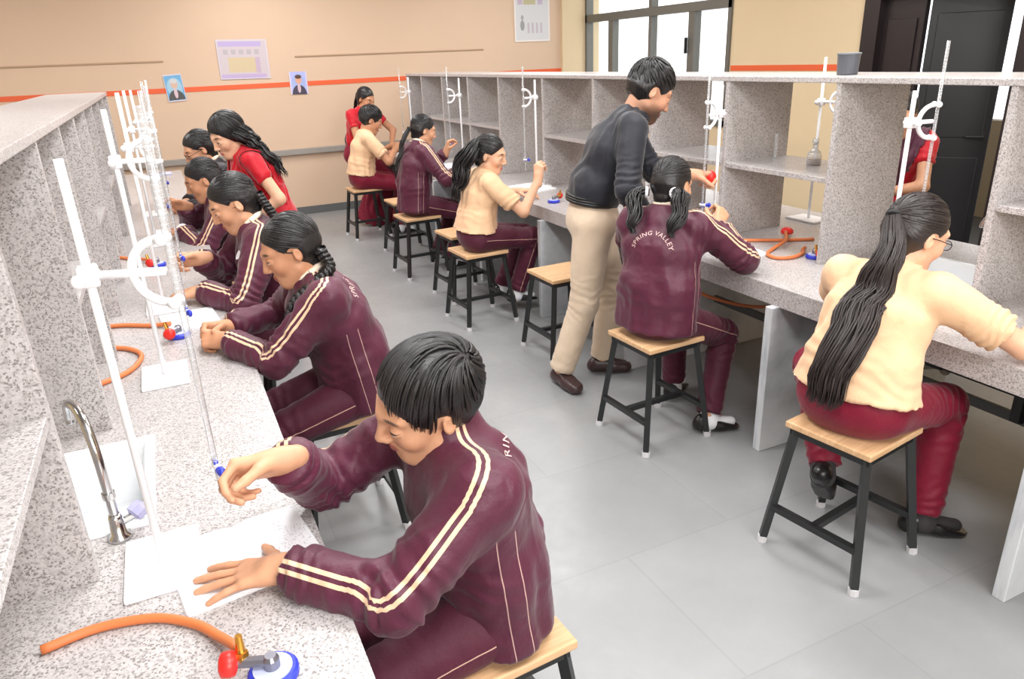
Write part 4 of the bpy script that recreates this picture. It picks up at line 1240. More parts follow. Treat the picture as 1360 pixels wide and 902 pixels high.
    if bottom == 'trousers':
        for g in Lg.values(): d += folds_arm(Pm, [(g['H'], g['K'], .07), (g['K'], g['A'], .06)], .0045 * fold, .045)
        t, dist, off = seg_param(Pm, Lg['L']['H'], Lg['R']['H'])
    else:
        d += .012 * np.sin(2 * PI * (np.arctan2(Pm[:, 1] - P[1], Pm[:, 0] - P[0]) * 3 + vnoise(Pm, 4, 2))) * np.clip((P[2] - Pm[:, 2]) * 2, 0, 1)
    pip = np.full(len(Pm), 9.0)
    for sd_, g in Lg.items():
        sg = 1 if sd_ == 'L' else -1
        for x, y in ((g['H'], g['K']), (g['K'], g['A'])):
            t, dist, off = seg_param(Pm, x, y); ax = unit(y - x); o = unit(l * sg - ax * (l * sg @ ax)); lat = np.cross(ax, o)
            m = (dist < .12) & (off @ o > 0) & (t > 0) & (t < 1)
            pip = np.where(m & (np.abs(off @ lat) < np.abs(pip)), off @ lat, pip)
    to_obj('trousers' if bottom == 'trousers' else 'skirt', Pm + N * d[:, None], Qm, G[botmat], root, {'piping': pip}, org)
    # ---------------- shoes and socks
    if shoes:
        for g in Lg.values():
            a, td = g['A'], g['toe']; tl = np.cross(UP, td); tl = unit(tl)
            tn_ = np.cross(td, tl)
            sole = a - tn_ * .072 * s
            F = Field(a - .24 * s, a + .24 * s, .0075)
            F.op(cone(sole - td * .045 * s + tn_ * .03 * s, sole + td * .06 * s + tn_ * .03 * s, .034 * s, .036 * s), 0)
            F.op(cone(sole + td * .06 * s + tn_ * .026 * s, sole + td * .122 * s + tn_ * .020 * s, .038 * s, .035 * s, (tl, 1.12)), .02)
            F.op(cone(sole - td * .03 * s + tn_ * .05 * s, sole + td * .02 * s + tn_ * .05 * s, .032 * s, .03 * s), .02)
            F.op(halfspace(sole, -tn_, sole, .3), 0, 'int', .0)
            F.op(halfspace(sole + tn_ * (.078 if shoes == 'brownshoe' else .066) * s, unit(tn_ + td * (.25 if shoes == 'brownshoe' else .38)), sole, .3), 0, 'int', .0)
            Pm, Qm = F.mesh(1)
            to_obj('shoe', Pm, Qm, G[shoes], root, None, org)
            if socks:
                F = Field(a - .2 * s, a + .2 * s, .0075)
                F.op(cone(a - tn_ * .03 * s, a + unit(g['K'] - a) * .085 * s, .043 * s, .042 * s, None, (False, True)), 0)
                F.op(cone(a - tn_ * .035 * s, sole + td * .11 * s + tn_ * .028 * s, .033 * s, .024 * s), .02)
                Pm, Qm = F.mesh(1)
                to_obj('sock', Pm, Qm, G[socks], root, None, org)
    # ---------------- hair
    ctx = dict(root=root, org=org, H=H, B=B, k=k, s=s, NB=NB, C=C, SC=SC, W=W, P=P, f=f, l=l, fs=fs, ls=ls, un=un, A=A, Lg=Lg, garment=garment, hairmat=hairmat, hh=hh)
    if hair: hair(ctx)
    if glasses:
        LL = lambda x, y, z: H + (V(x, y, z) * k) @ B
        paths = []
        for sg in (-1, 1):
            paths.append((np.array([LL(sg * .033 + .021 * math.cos(a_), .0995 - .35 * abs(sg * .033 + .021 * math.cos(a_)) ** 1.0 * .35, -.003 + .015 * math.sin(a_)) for a_ in np.linspace(0, 2 * PI, 21)]), .0014 * k))
            paths.append((np.array([LL(sg * .054, .092, 0), LL(sg * .07, .075, .003), LL(sg * .078, .02, .004), LL(sg * .079, -.012, .003)]), .0014 * k))
        paths.append((np.array([LL(-.012, .0985, .002), LL(0, .101, .004), LL(.012, .0985, .002)]), .0014 * k))
        q = tube_mesh(paths, 6)
        gl_ = to_obj('spectacles', q[0], q[1], G['black'], root, None, org)
    if extra: extra(ctx)
    return ctx

# ------------------------------------------------------------------ hair styles
def hair_cap(c, rx, cen=(0, -.018, .034), plane=((0, .076, .070), (0, .78, -.62)), ears=True, pole=(0, -1, .2), vol=None, low=-.088, disp=.0015):
    H, B, k = c['H'], c['B'], c['k']
    L = lambda p: H + (V(*p) * k) @ B
    F = Field(H - .17 * k, H + .17 * k, c['hh'])
    F.op(ell(L(cen), V(*rx) * k, B), 0)
    F.op(cone(L((0, -.045, -.02)), L((0, -.05, low + .03)), .066 * k, .045 * k, (B[0], 1.08)), .03 * k)
    if vol: vol(F, L, k, B)
    for p, n in (plane if isinstance(plane[0][0], (tuple, list)) else [plane]):
        F.op(halfspace(L(p), V(*n) @ B, H, .3), 0, 'int', 0.0)
    F.op(halfspace(L((0, 0, low)), -B[2], H, .3), 0, 'int', 0.0)
    if ears:
        for s in (-1, 1):
            F.op(ell(L((s * .088, .002, -.016)), V(.030, .028, .040) * k, B), .01 * k, 'sub')
    Pm, Qm = F.mesh(1); N = vnormals(Pm, Qm)
    hp = ((Pm - H) @ B.T) / k - V(*cen)
    pole = unit(pole); e1 = unit(np.cross(pole, V(.3, .2, .9))); e2 = np.cross(pole, e1)
    q = hp / (np.linalg.norm(hp, axis=1)[:, None] + 1e-9)
    ang = np.arctan2(q @ e2, q @ e1); hs = np.stack([ang * .35, np.arccos(np.clip(q @ pole, -1, 1)), np.zeros(len(q))], 1)
    d = disp * .55 * np.sin(ang * 60 + 6 * vnoise(hp, 24, 1)) * k * (.5 + .5 * vnoise(hp, 15, 6)) + .0008 * vnoise(Pm, 40, 2)
    return to_obj('hair', Pm + N * d[:, None], Qm, G[c['hairmat']], c['root'], {'hs': hs}, c['org'])
def strands(c, cap, tie, rx, n=300, seed=4, r=.0026, plane=((0, .076, .070), (0, .78, -.62)), low=-.083):
    pl = unit(V(*plane[1])); p0 = V(*plane[0])
    def keep(p):
        return (p - p0) @ pl < .006 and p[2] > low and ((abs(p[0]) - .088) / .03) ** 2 + ((p[1] - .002) / .027) ** 2 + ((p[2] + .016) / .038) ** 2 > 1
    lk = scalp_locks(c['H'], c['B'], c['k'], V(*tie) - V(0, -.018, .034), n, V(*rx) * 1.004, .8, .010, seed, r, keep, start=.12, curl=.12)
    add_tress(c, 'hair_strands', lk, cap, 5)
def add_tress(c, name, paths, parent, n=6, mat=None):
    q = tube_mesh(paths, n)
    o = to_obj(name, q[0], q[1], mat or G[c['hairmat']], None, {'hs': q[2]}, c['org'])
    o.parent = parent
    return o
def band(c, p, ax, r, parent, mat):
    a = unit(ax); e = unit(np.cross(a, V(.2, .3, .9))); g = np.cross(a, e)
    q = tube_mesh([(np.array([p + (e * math.cos(t) + g * math.sin(t)) * r for t in np.linspace(0, 2 * PI, 17)]), r * .45)], 8)
    o = to_obj('hair_band', q[0], q[1], mat, None, None, c['org']); o.parent = parent; return o
def short_hair(rx=(.082, .104, .096), pole=(-.25, -.75, .75), n=260, plane=((0, .083, .052), (0, .86, -.5)), seed=3, r=.0046, reach=.62, lift=.05, fringe=True, curl=.3, clear=None):
    def fn(c):
        H, B, k = c['H'], c['B'], c['k']
        L = lambda p: H + (V(*p) * k) @ B
        cap = hair_cap(c, rx, plane=[plane, ((0, .035, -.03), (0, .5, -.6)), ((0, -.05, -.062), (0, -.35, -.94))], pole=pole, low=-.085, disp=.002)
        pl = V(*plane[1])
        def keep(p):
            if clear is not None and clear(p): return False
            a = (p - V(*plane[0])) @ pl < .012 and p[2] > -.078
            ear = ((abs(p[0]) - .088) / .03) ** 2 + ((p[1] - .002) / .026) ** 2 + ((p[2] + .016) / .036) ** 2 > 1
            return a and ear
        lk = scalp_locks(H, B, k, V(*pole), n, V(*rx), reach, lift, seed, r, keep, curl=curl)
        add_tress(c, 'hair_locks', lk, cap, 5)
        return cap
    return fn
def pulled(tie, tail, width, n=60, wave=.006, waves=3, seed=2, r=.0042, bandmat='black', flat=.7, rx=(.0765, .0985, .0885), ragged=.2, ribbon=False, **kw):
    """hair drawn back to a band, the tail follows the given world points"""
    def fn(c):
        H, B, k = c['H'], c['B'], c['k']
        tw = H + (V(*tie) * k) @ B
        cap = hair_cap(c, rx, pole=tuple(V(*tie) - V(0, -.018, .034)), **kw)
        strands(c, cap, tie, rx)
        pts = [tw + (tw - H) * .02] + [V(*p) for p in (tail(c) if callable(tail) else tail)]
        path = spline(pts, 8)
        add_tress(c, 'ponytail', tress(path, width, n, wave, waves, seed, r, flat, c['l'], ragged), cap, 5)
        band(c, tw + unit(pts[1] - tw) * .004, pts[1] - tw, .017 * k, cap, G[bandmat])
        if ribbon: band(c, tw + unit(pts[1] - tw) * .02, pts[1] - tw, .019 * k, cap, G['ribbon'])
    return fn
def braided(tie, tail, r=.013, turns=7, seed=2, **kw):
    def fn(c):
        H, B, k = c['H'], c['B'], c['k']
        tw = H + (V(*tie) * k) @ B
        cap = hair_cap(c, (.0765, .0985, .0885), pole=tuple(V(*tie) - V(0, -.018, .034)), **kw)
        strands(c, cap, tie, (.0765, .0985, .0885))
        pts = [tw] + [V(*p) for p in (tail(c) if callable(tail) else tail)]
        path = spline(pts, 16)
        t = np.linspace(0, 1, 110); ctr = along(path, t)
        T = np.gradient(ctr, axis=0); T /= np.linalg.norm(T, axis=1)[:, None]
        S = c['l'][None] - T * (T @ c['l'])[:, None]; S /= np.linalg.norm(S, axis=1)[:, None]; D = np.cross(T, S)
        paths = []
        tp = 1 - .45 * t
        for j in range(3):
            a = 2 * PI * turns * t + 2 * PI * j / 3
            cj = ctr + S * (np.sin(a) * r * 1.05 * tp)[:, None] + D * (np.sin(2 * a) * r * .55 * tp)[:, None]
            for i in range(5):
                o = 2 * PI * i / 5
                paths.append((cj + S * (math.cos(o) * r * .42 * tp)[:, None] + D * (math.sin(o) * r * .42 * tp)[:, None], r * .55 * tp * (1 - .6 * (t > .985))))
        add_tress(c, 'braid', paths, cap, 5)
        tuft = tress(path[-3:], lambda q: .008, 14, .002, 1, 3, .003, 1, c['l'])
        band(c, path[-6], path[-1] - path[-6], .011, cap, G['black'])
    return fn
# ================================================================== the people
from mathutils.bvhtree import BVHTree
def boy_scalp(p): return abs((p[0] + .030) + .25 * (p[1] + .03)) < .0075 and -.07 < p[1] < .0 and p[2] > .06
def on_cloth(c, P2, centre, right, up, back, mat, name, polys):
    """lays flat outlines (print, badge) on the garment: 2-D points in the (right, up) frame, cast along -back"""
    g = c['garment']; me = g.data
    n = len(me.vertices); co = np.empty(n * 3, dtype=np.float32); me.vertices.foreach_get('co', co); co = co.reshape(-1, 3) + c['org'][None]
    bv = BVHTree.FromPolygons([tuple(v) for v in co], [tuple(p.vertices) for p in me.polygons])
    out = []
    for x, y in P2:
        o = centre + right * x + up * y + back * .35
        hit = bv.ray_cast(Vector(o), Vector(-back), .8)[0]
        out.append((V(*hit) if hit is not None else centre + right * x + up * y) + back * .0022)
    me2 = bpy.data.meshes.new(name); me2.from_pydata([tuple(p - c['org']) for p in out], [], polys); me2.update()
    o = link(name, me2, mat, g)
    return o
def back_text(c, text, size, radius, drop, arcspan=None, shift=0.0, word_gap=None):
    cu = bpy.data.curves.new('lettering', 'FONT'); cu.body = text; cu.size = size; cu.align_x = 'CENTER'; cu.space_character = 1.12; cu.resolution_u = 2
    ob = bpy.data.objects.new('lettering', cu)
    COL.objects.link(ob); dg = bpy.context.evaluated_depsgraph_get()
    me = bpy.data.meshes.new_from_object(ob.evaluated_get(dg))
    bm = bmesh.new(); bm.from_mesh(me); bmesh.ops.triangulate(bm, faces=bm.faces[:]); bmesh.ops.subdivide_edges(bm, edges=[e for e in bm.edges if e.calc_length() > size * .35], cuts=1)
    bmesh.ops.triangulate(bm, faces=bm.faces[:]); bm.verts.ensure_lookup_table(); bm.verts.index_update()
    P2 = []
    for v in bm.verts:
        if radius:
            a = v.co.x / radius; rr = radius + v.co.y
            P2.append((rr * math.sin(a) + shift, rr * math.cos(a) - radius - drop))
        else: P2.append((v.co.x + shift, v.co.y - drop))
    polys = [tuple(v.index for v in f.verts) for f in bm.faces]
    bm.free(); bpy.data.objects.remove(ob); bpy.data.curves.remove(cu); bpy.data.meshes.remove(me)
    back = unit(-c['fs'] * math.cos(.35) + UP * math.sin(.35)); right = -c['ls'] * -1
    right = unit(np.cross(back, -UP)); up = unit(np.cross(back, right))
    right = unit(np.cross(UP, back)); up = unit(np.cross(back, right))
    return on_cloth(c, P2, c['C'] + c['un'] * .07, right, up, back, G['print'], 'back_print', polys)
def badge(c, off, w, h, mat='ribbon', name='chest_badge'):
    fr = unit(c['fs']); right = c['ls'] * -1; 
    P2 = [(off[0] + w * math.cos(a), off[1] + h * math.sin(a)) for a in np.linspace(0, 2 * PI, 13)[:-1]]
    return on_cloth(c, P2, c['C'] + c['un'] * .04, unit(c['ls']), c['un'], fr, G[mat], name, [tuple(range(12))])
def wrist_ring(c, side, r=.031, dist=.03, mat='bangle', name='bracelet', th=.006):
    a = c['A'][side]; ax = unit(a['W'] - a['E']); p = a['W'] - ax * dist; e = unit(np.cross(ax, V(.2, .3, .9))); g = np.cross(ax, e)
    q = tube_mesh([(np.array([p + (e * math.cos(t) + g * math.sin(t)) * r for t in np.linspace(0, 2 * PI, 19)]), th)], 8)
    return to_obj(name, q[0], q[1], G[mat], c['root'], None, c['org'])
def drape(c, name, mat, sel, lift=.010):
    """a cloth panel laid over the upper garment where sel(local coordinates) holds: x right, y forward, z along the spine from the waist"""
    g = c['garment']; me = g.data; n = len(me.vertices)
    co = np.empty(n * 3, dtype=np.float32); me.vertices.foreach_get('co', co); co = co.reshape(-1, 3).astype(float)
    w = co + c['org'][None] - c['W'][None]
    loc = np.stack([w @ (-c['ls']), w @ c['fs'], w @ c['un']], 1)
    Q = np.empty(len(me.polygons) * 4, dtype=np.int32); me.loops.foreach_get('vertex_index', Q); Q = Q.reshape(-1, 4)
    N = vnormals(co, Q); m = sel(loc); k = m[Q].all(1)
    Q = Q[k]; u, inv = np.unique(Q, return_inverse=True); Q = inv.reshape(-1, 4)
    P_ = co[u] + N[u] * (lift + .004 * np.sin(loc[u, 0:1] * 160 + loc[u, 2:3] * 60))
    o = to_obj(name, P_, Q, G[mat], c['root'])
    md = o.modifiers.new('thickness', 'SOLIDIFY'); md.thickness = .006
    return o
def mx(*fs):
    def run(c):
        for q in fs: q(c)
    return run
L_MAR = 'students in maroon jackets'

person('boy with combed black hair in maroon tracksuit jacket seated nearest the camera', L_MAR,
       P=(.475, 1.225, .57), phi=rad(176), lean=.20, ts=.80, twist=rad(4), head=(rad(5), .27, rad(-17)), s=.98, hsz=1.0, colh=.085, neck=.028, fem=False, skin='skin_m',
       arms=dict(L=dict(w=(.065, 1.20, .79), pole=(.4, -.8, -.45), k=.93, d=(-.85, .35, -.10), n=(0, .05, -1), pose='flat', out=(-.2, -.8, .75)),
                 R=dict(w=(.10, 1.31, .955), pole=(.2, .6, -.75), k=.9, d=(-.9, .12, -.05), n=(0, -.8, -.5), pose='pinch', out=(0, .5, .8), fwd=.03)),
       legs=dict(L=dict(a=(.06, 1.08, .09)), R=dict(a=(.05, 1.30, .09))),
       hair=short_hair(rx=(.079, .101, .094), pole=(-.42, -.74, .62), n=520, r=.0036, reach=.75, clear=boy_scalp, curl=.9, lift=.06, plane=((0, .084, .066), (0, .84, -.55))), h=.0075, hf=.0034, hh=.004, collar=False,
       extra=lambda c: back_text(c, 'SPRING VALLEY', .030, .16, .0))

person('girl with a long black braid and clasped hands in maroon jacket at the left bench', L_MAR,
       P=(.49, 2.44, .58), phi=rad(180), lean=.32, head=(rad(0), .34, 0), skin='skin_b', s=.97,
       arms=dict(L=dict(w=(.085, 2.53, .795), pole=(.2, -.8, -.5), d=(-.75, .55, .05), n=(-.3, .6, -.4), pose='grip', out=(-.1, -.6, .8)),
                 R=dict(w=(.10, 2.66, .80), pole=(.2, .8, -.5), d=(-.9, -.25, .1), n=(0, -.8, -.3), pose='grip', out=(0, .6, .8))),
       legs=dict(L=dict(a=(.08, 2.33, .09)), R=dict(a=(.06, 2.58, .09))),
       hair=braided((-.045, -.085, -.035), lambda c: [c['NB'] + c['l'] * .075 - c['f'] * .05 + UP * .05, c['SC'] + c['l'] * .10 + c['f'] * .03 + UP * .045, c['C'] + c['l'] * .09 + c['f'] * .135 + UP * .07, c['C'] + c['l'] * .07 + c['f'] * .165 - UP * .06, c['C'] + c['l'] * .06 + c['f'] * .165 - UP * .14], .0155, 8),
       h=.009, hf=.004, hh=.0045, extra=lambda c: back_text(c, 'SPRING VALLEY', .030, .16, .0))

person('girl wearing a dark bracelet in maroon jacket turning a burette tap', L_MAR,
       P=(.41, 3.27, .585), phi=rad(180), lean=.30, ts=.91, head=(rad(2), .45, 0), skin='skin_m', s=1.0,
       arms=dict(L=dict(w=(.045, 3.20, .80), pole=(.2, -.8, -.5), d=(-.95, .15, -.05), n=(0, .1, -1), pose='relax', out=(-.1, -.6, .8)),
                 R=dict(w=(.07, 3.31, .915), pole=(.3, .8, -.5), d=(-.95, -.1, .05), n=(0, -.9, -.3), pose='pinch', out=(0, .6, .8))),
       legs=dict(L=dict(a=(.06, 3.15, .09)), R=dict(a=(.05, 3.40, .09))),
       hair=braided((-.02, -.105, -.02), lambda c: [c['NB'] + c['l'] * .05 - c['f'] * .085 + UP * .05, c['SC'] + c['l'] * .05 - c['f'] * .125, c['C'] - c['f'] * .15, c['W'] - c['f'] * .14 + UP * .05], .016, 9),
       h=.009, hf=.004, hh=.005, extra=mx(lambda c: wrist_ring(c, 'L'), lambda c: badge(c, (.075, .0), .014, .02)))

person('girl in maroon jacket seated in front of the teacher with long curls', L_MAR,
       P=(.38, 4.60, .58), phi=rad(180), lean=.40, ts=.80, head=(rad(0), .36, 0), skin='skin_b', s=1.0,
       arms=dict(L=dict(w=(.03, 4.60, .80), pole=(.2, -.8, -.5), d=(-.95, .1, -.05), n=(0, .1, -1), pose='relax', out=(-.1, -.6, .8)),
                 R=dict(w=(.07, 4.70, .92), pole=(.3, .8, -.5), d=(-.9, -.1, .3), n=(0, -.9, -.3), pose='pinch', out=(0, .6, .8))),
       legs=dict(L=dict(a=(.06, 4.48, .09)), R=dict(a=(.05, 4.73, .09))),
       hair=pulled((0, -.115, .0), lambda c: [c['NB'] - c['f'] * .11 + UP * .05, c['SC'] - c['f'] * .13, c['C'] - c['f'] * .14], lambda t: .024 * (1 - .6 * t), 40),
       h=.011, hf=.005, hh=.006, extra=lambda c: wrist_ring(c, 'L', .03, -.005, 'ribbon', 'white_cuff', .009))

person('girl with glasses in a black jacket with cream collar beside the teacher with long curls', None,
       P=(.40, 5.50, .60), phi=rad(186), lean=.26, head=(rad(4), .42, 0), skin='skin_m', s=1.04, top='jacket', topmat='darkjkt', stripes=False,
       arms=dict(L=dict(w=(.10, 5.40, .80), pole=(.2, -.8, -.5)), R=dict(w=(.10, 5.6, .80), pole=(.2, .8, -.5))),
       legs=dict(L=dict(a=(.06, 5.38, .09)), R=dict(a=(.05, 5.62, .09))), glasses=True,
       hair=braided((0.0, -.105, -.02), lambda c: [c['NB'] - c['f'] * .11 + UP * .05, c['C'] - c['f'] * .14, c['W'] - c['f'] * .13], .016, 8),
       h=.012, hf=.0055, hh=.006)

def curls(c):
    H, B, k, s = c['H'], c['B'], c['k'], c['s']
    cap = hair_cap(c, (.083, .106, .100), pole=(0, .1, 1), ears=False, disp=.003, plane=((0, .074, .052), (0, .8, -.6)))
    strands(c, cap, (0, .0, .13), (.083, .106, .100), 300, r=.0034)
    allp = []
    for j, (x, y) in enumerate(((-.06, -.05), (.05, -.06), (0, -.09), (-.075, .0), (.07, -.005), (-.03, -.085), (.03, -.085))):
        st = H + (V(x, y, .02) * k) @ B
        e = c['C'] + c['l'] * (-x * 1.9) - c['fs'] * .14 + UP * (-.04 + .02 * (j % 3))
        mid = c['NB'] + c['l'] * (-x * 1.6) - c['fs'] * (.10 - .5 * max(0, y + .03)) + UP * .03
        allp += tress(spline([st, (st + mid) / 2 - c['fs'] * .02, mid, (mid + e) / 2 - c['fs'] * .02, e], 8), lambda t: .030 + .018 * t, 44, .012, 4.0, 10 + j, .0042, .8, c['l'], .3, q_phase=j * 1.3)
    add_tress(c, 'curls', allp, cap, 5)
person('teacher with long curly black hair in a red sari leaning over the left bench', 'teachers in red saris',
       P=(.60, 4.92, .735), phi=rad(188), lean=.40, head=(rad(14), .42, 0), ts=.92, skin='skin_f', s=1.0, hsz=1.06, top='blouse', topmat='redsari', bottom='skirt', botmat='redsari',
       arms=dict(L=dict(w=(.42, 4.74, .78), pole=(.8, -.5, -.2)), R=dict(w=(.36, 5.1, .80), pole=(.5, .6, -.2))),
       legs=dict(L=dict(a=(.68, 4.93, .08), pole=(-1, 0, 0)), R=dict(a=(.68, 5.11, .08), pole=(-1, 0, 0))), socks=None,
       hair=curls, h=.011, hf=.005, hh=.0055,
       extra=lambda c: drape(c, 'dupatta', 'redsari', lambda q: (np.abs(q[:, 0]) > .03) & (q[:, 2] > .05) & (np.abs(np.abs(q[:, 0]) - .10) < .055), .012))

person('teacher in red blouse and navy sari standing at the far end of the right bench', 'teachers in red saris',
       P=(1.93, 7.88, .76), phi=rad(-66), ts=.95, lean=.34, head=(rad(8), .38, 0), skin='skin_b', s=.97, top='blouse', topmat='redsari', bottom='skirt', botmat='claret',
       arms=dict(L=dict(w=(2.22, 7.66, .82), pole=(.8, .2, -.4)), R=dict(w=(2.06, 7.56, .82), pole=(-.9, -.2, -.4))),
       legs=dict(L=dict(a=(2.06, 7.94, .08), pole=(1, -1, 0)), R=dict(a=(1.96, 7.80, .08), pole=(1, -1, 0))), socks=None,
       hair=pulled((0, -.12, .01), lambda c: [c['NB'] - c['f'] * .12 + UP * .04, c['C'] - c['f'] * .14, c['W'] - c['f'] * .14], lambda t: .022 * (1 - .5 * t), 36),
       h=.012, hf=.006, hh=.0065,
       extra=lambda c: drape(c, 'sari_drape', 'navy', lambda q: np.abs(q[:, 0] + (q[:, 2] - .20) * .30 + .035) < .085, .012))

person('boy in a peach short sleeved shirt and claret trousers seated at the far end', 'students in peach shirts',
       P=(1.78, 7.30, .585), phi=rad(-4), lean=.24, ts=.84, head=(rad(-6), .42, 0), fem=False, skin='skin_b', s=1.04, top='shirt', topmat='beige', botmat='claret',
       arms=dict(L=dict(w=(2.15, 7.42, .86), pole=(-.2, .8, -.6), pose='pinch'), R=dict(w=(2.12, 7.20, .85), pole=(-.2, -.8, -.6), pose='pinch')),
       legs=dict(L=dict(a=(2.14, 7.42, .09)), R=dict(a=(2.10, 7.18, .09))),
       hair=short_hair(n=140, pole=(.1, -.6, .8)), h=.012, hf=.006, hh=.006)

person('girl in maroon jacket with low ponytail seated on the right before the smiling girl', L_MAR,
       P=(1.79, 5.68, .585), phi=rad(2), lean=.22, ts=.92, head=(rad(-4), .30, 0), skin='skin_m', s=.98,
       arms=dict(L=dict(w=(2.14, 5.80, .95), pole=(.0, .6, -.8), d=(.3, 0, 1), n=(1, -.3, 0), pose='pinch', out=(.2, .6, .7)),
                 R=dict(w=(2.13, 5.58, .80), pole=(-.1, -.8, -.5), n=(0, 0, -1), out=(.1, -.7, .7))),
       legs=dict(L=dict(a=(2.02, 5.84, .12)), R=dict(a=(2.06, 5.60, .10))),
       hair=pulled((0, -.115, -.01), lambda c: [c['NB'] - c['f'] * .13 + UP * .05, c['SC'] - c['f'] * .145, c['C'] - c['f'] * .16, c['W'] - c['f'] * .15 + UP * .05], lambda t: .024 * (1 - .5 * t), 50),
       h=.011, hf=.005, hh=.006, extra=lambda c: wrist_ring(c, 'R', .044, .05, 'ribbon', 'sleeve_band', .006))

person('smiling girl with a full ponytail in peach short sleeved shirt and maroon trousers', 'students in peach shirts',
       P=(1.77, 4.34, .58), phi=rad(-8), lean=.24, ts=.80, head=(rad(-32), .26, rad(4)), skin='skin_f', s=1.0, top='shirt', topmat='beige',
       arms=dict(L=dict(w=(2.16, 4.52, .80), pole=(0, .8, -.5)), R=dict(w=(2.135, 4.14, .93), pole=(.2, -.5, -.8), d=(.15, .1, 1), n=(.8, .4, .1), pose='pinch')),
       legs=dict(L=dict(a=(2.02, 4.52, .15)), R=dict(a=(2.05, 4.34, .15))),
       hair=pulled((0, -.098, .055), lambda c: [c['H'] - c['f'] * .135 - c['l'] * .02 + UP * .03, c['NB'] - c['f'] * .15 - c['l'] * .02 + UP * .06, c['SC'] - c['f'] * .16 - c['l'] * .02, c['C'] - c['f'] * .165 - c['l'] * .02 + UP * .04, c['C'] - c['f'] * .16 - c['l'] * .02 - UP * .04], lambda t: .034 + .036 * math.sin(min(1, t * 1.25) * PI), 110, .008, 3, 4, .0045, 'ribbon', .8),
       h=.01, hf=.0045, hh=.005)

def belt(c):
    ctr = c['P'] + UP * .108 * c['s']; ax = unit(c['W'] - c['P'])
    e = unit(c['l'] - ax * (c['l'] @ ax)); g = np.cross(ax, e)
    q = tube_mesh([(np.array([ctr + e * math.cos(t) * .158 * c['s'] + g * math.sin(t) * .119 * c['s'] + ax * z for t in np.linspace(0, 2 * PI, 33)]), .009) for z in (-.012, 0, .012)], 8)
    to_obj('belt', q[0], q[1], G['beltm'], c['root'], None, c['org'])
person('standing bearded man in black shirt and khaki trousers bending over the pigtail girl', None,
       P=(1.90, 3.10, .885), phi=rad(-28), lean=.46, ts=1.0, fold=.5, legw=1.08, lg=.955, bulk=1.08, head=(rad(12), .55, rad(0)), fem=False, skin='skin_man', s=1.06, top='longsleeve', topmat='blackshirt', botmat='khaki', shoes='brownshoe', socks=None,
       arms=dict(L=dict(w=(2.30, 2.84, 1.10), pole=(.1, .8, -.5), d=(.9, -.2, -.1), n=(0, -.4, -.9), pose='grip'),
                 R=dict(w=(2.02, 2.74, .87), pole=(-.6, -.3, -.3), d=(.6, -.2, -.6), n=(.3, .6, 0), pose='relax')),
       legs=dict(L=dict(a=(2.0, 3.16, .085), pole=(1, -.6, 0), toe=(.9, -.45, 0)), R=dict(a=(1.72, 3.12, .085), pole=(1, -.6, 0), toe=(.1, -1, 0))),
       hair=short_hair(n=300, rx=(.0785, .100, .098), pole=(.1, -.5, .85), plane=((0, .086, .068), (0, .82, -.57)), seed=8, r=.0038, reach=.5, lift=.05), h=.0095, hf=.0042, hh=.0048, extra=mx(belt, lambda c: badge(c, (-.08, .03), .012, .004, 'print', 'pocket_badge')))

def pigtails(c):
    H, B, k = c['H'], c['B'], c['k']
    cap = hair_cap(c, (.0765, .0985, .0885), pole=(0, -1, .3))
    strands(c, cap, (0, -.118, .02), (.0765, .0985, .0885), 380)
    L = lambda p: H + (V(*p) * k) @ B
    for s in (-1, 1):
        tw = L((s * .058, -.085, -.045))
        o = c['l'] * -s
        path = spline([tw, tw + o * .045 - c['f'] * .03 + UP * .0, c['NB'] + o * .10 - c['f'] * .10 + UP * .05, c['SC'] + o * .09 - c['f'] * .13 + UP * .025, c['SC'] + o * .085 - c['f'] * .145 - UP * .02], 8)
        add_tress(c, 'pigtail', tress(path, lambda t: .014 + .022 * math.sin(min(1, t * 1.15) * PI), 50, .006, 2.5, 20 + s, .0042, .9, c['l'], .12), cap, 5)
        band(c, tw + unit(path[3] - tw) * .012, path[3] - tw, .017 * k, cap, G['ribbon'])
person('girl with pigtails tied in white bands in maroon jacket seen from behind', L_MAR,
       P=(1.83, 2.45, .585), phi=rad(30), lean=.20, ts=.88, twist=rad(4), head=(rad(-10), .32, rad(-4)), skin='skin_m', s=.98,
       arms=dict(L=dict(w=(2.16, 2.84, .82), pole=(-.3, .8, -.5)), R=dict(w=(2.20, 2.52, .915), pole=(.3, -.8, -.6), d=(.6, .3, .7), n=(0, .8, -.3), pose='pinch', out=(.2, -.8, .5))),
       legs=dict(L=dict(a=(2.14, 2.70, .09)), R=dict(a=(2.06, 2.33, .085), toe=(.95, -.3, 0))),
       hair=pigtails, h=.009, hf=.0042, hh=.0045, extra=lambda c: back_text(c, 'SPRING VALLEY', .027, .080, .036, shift=-.006))

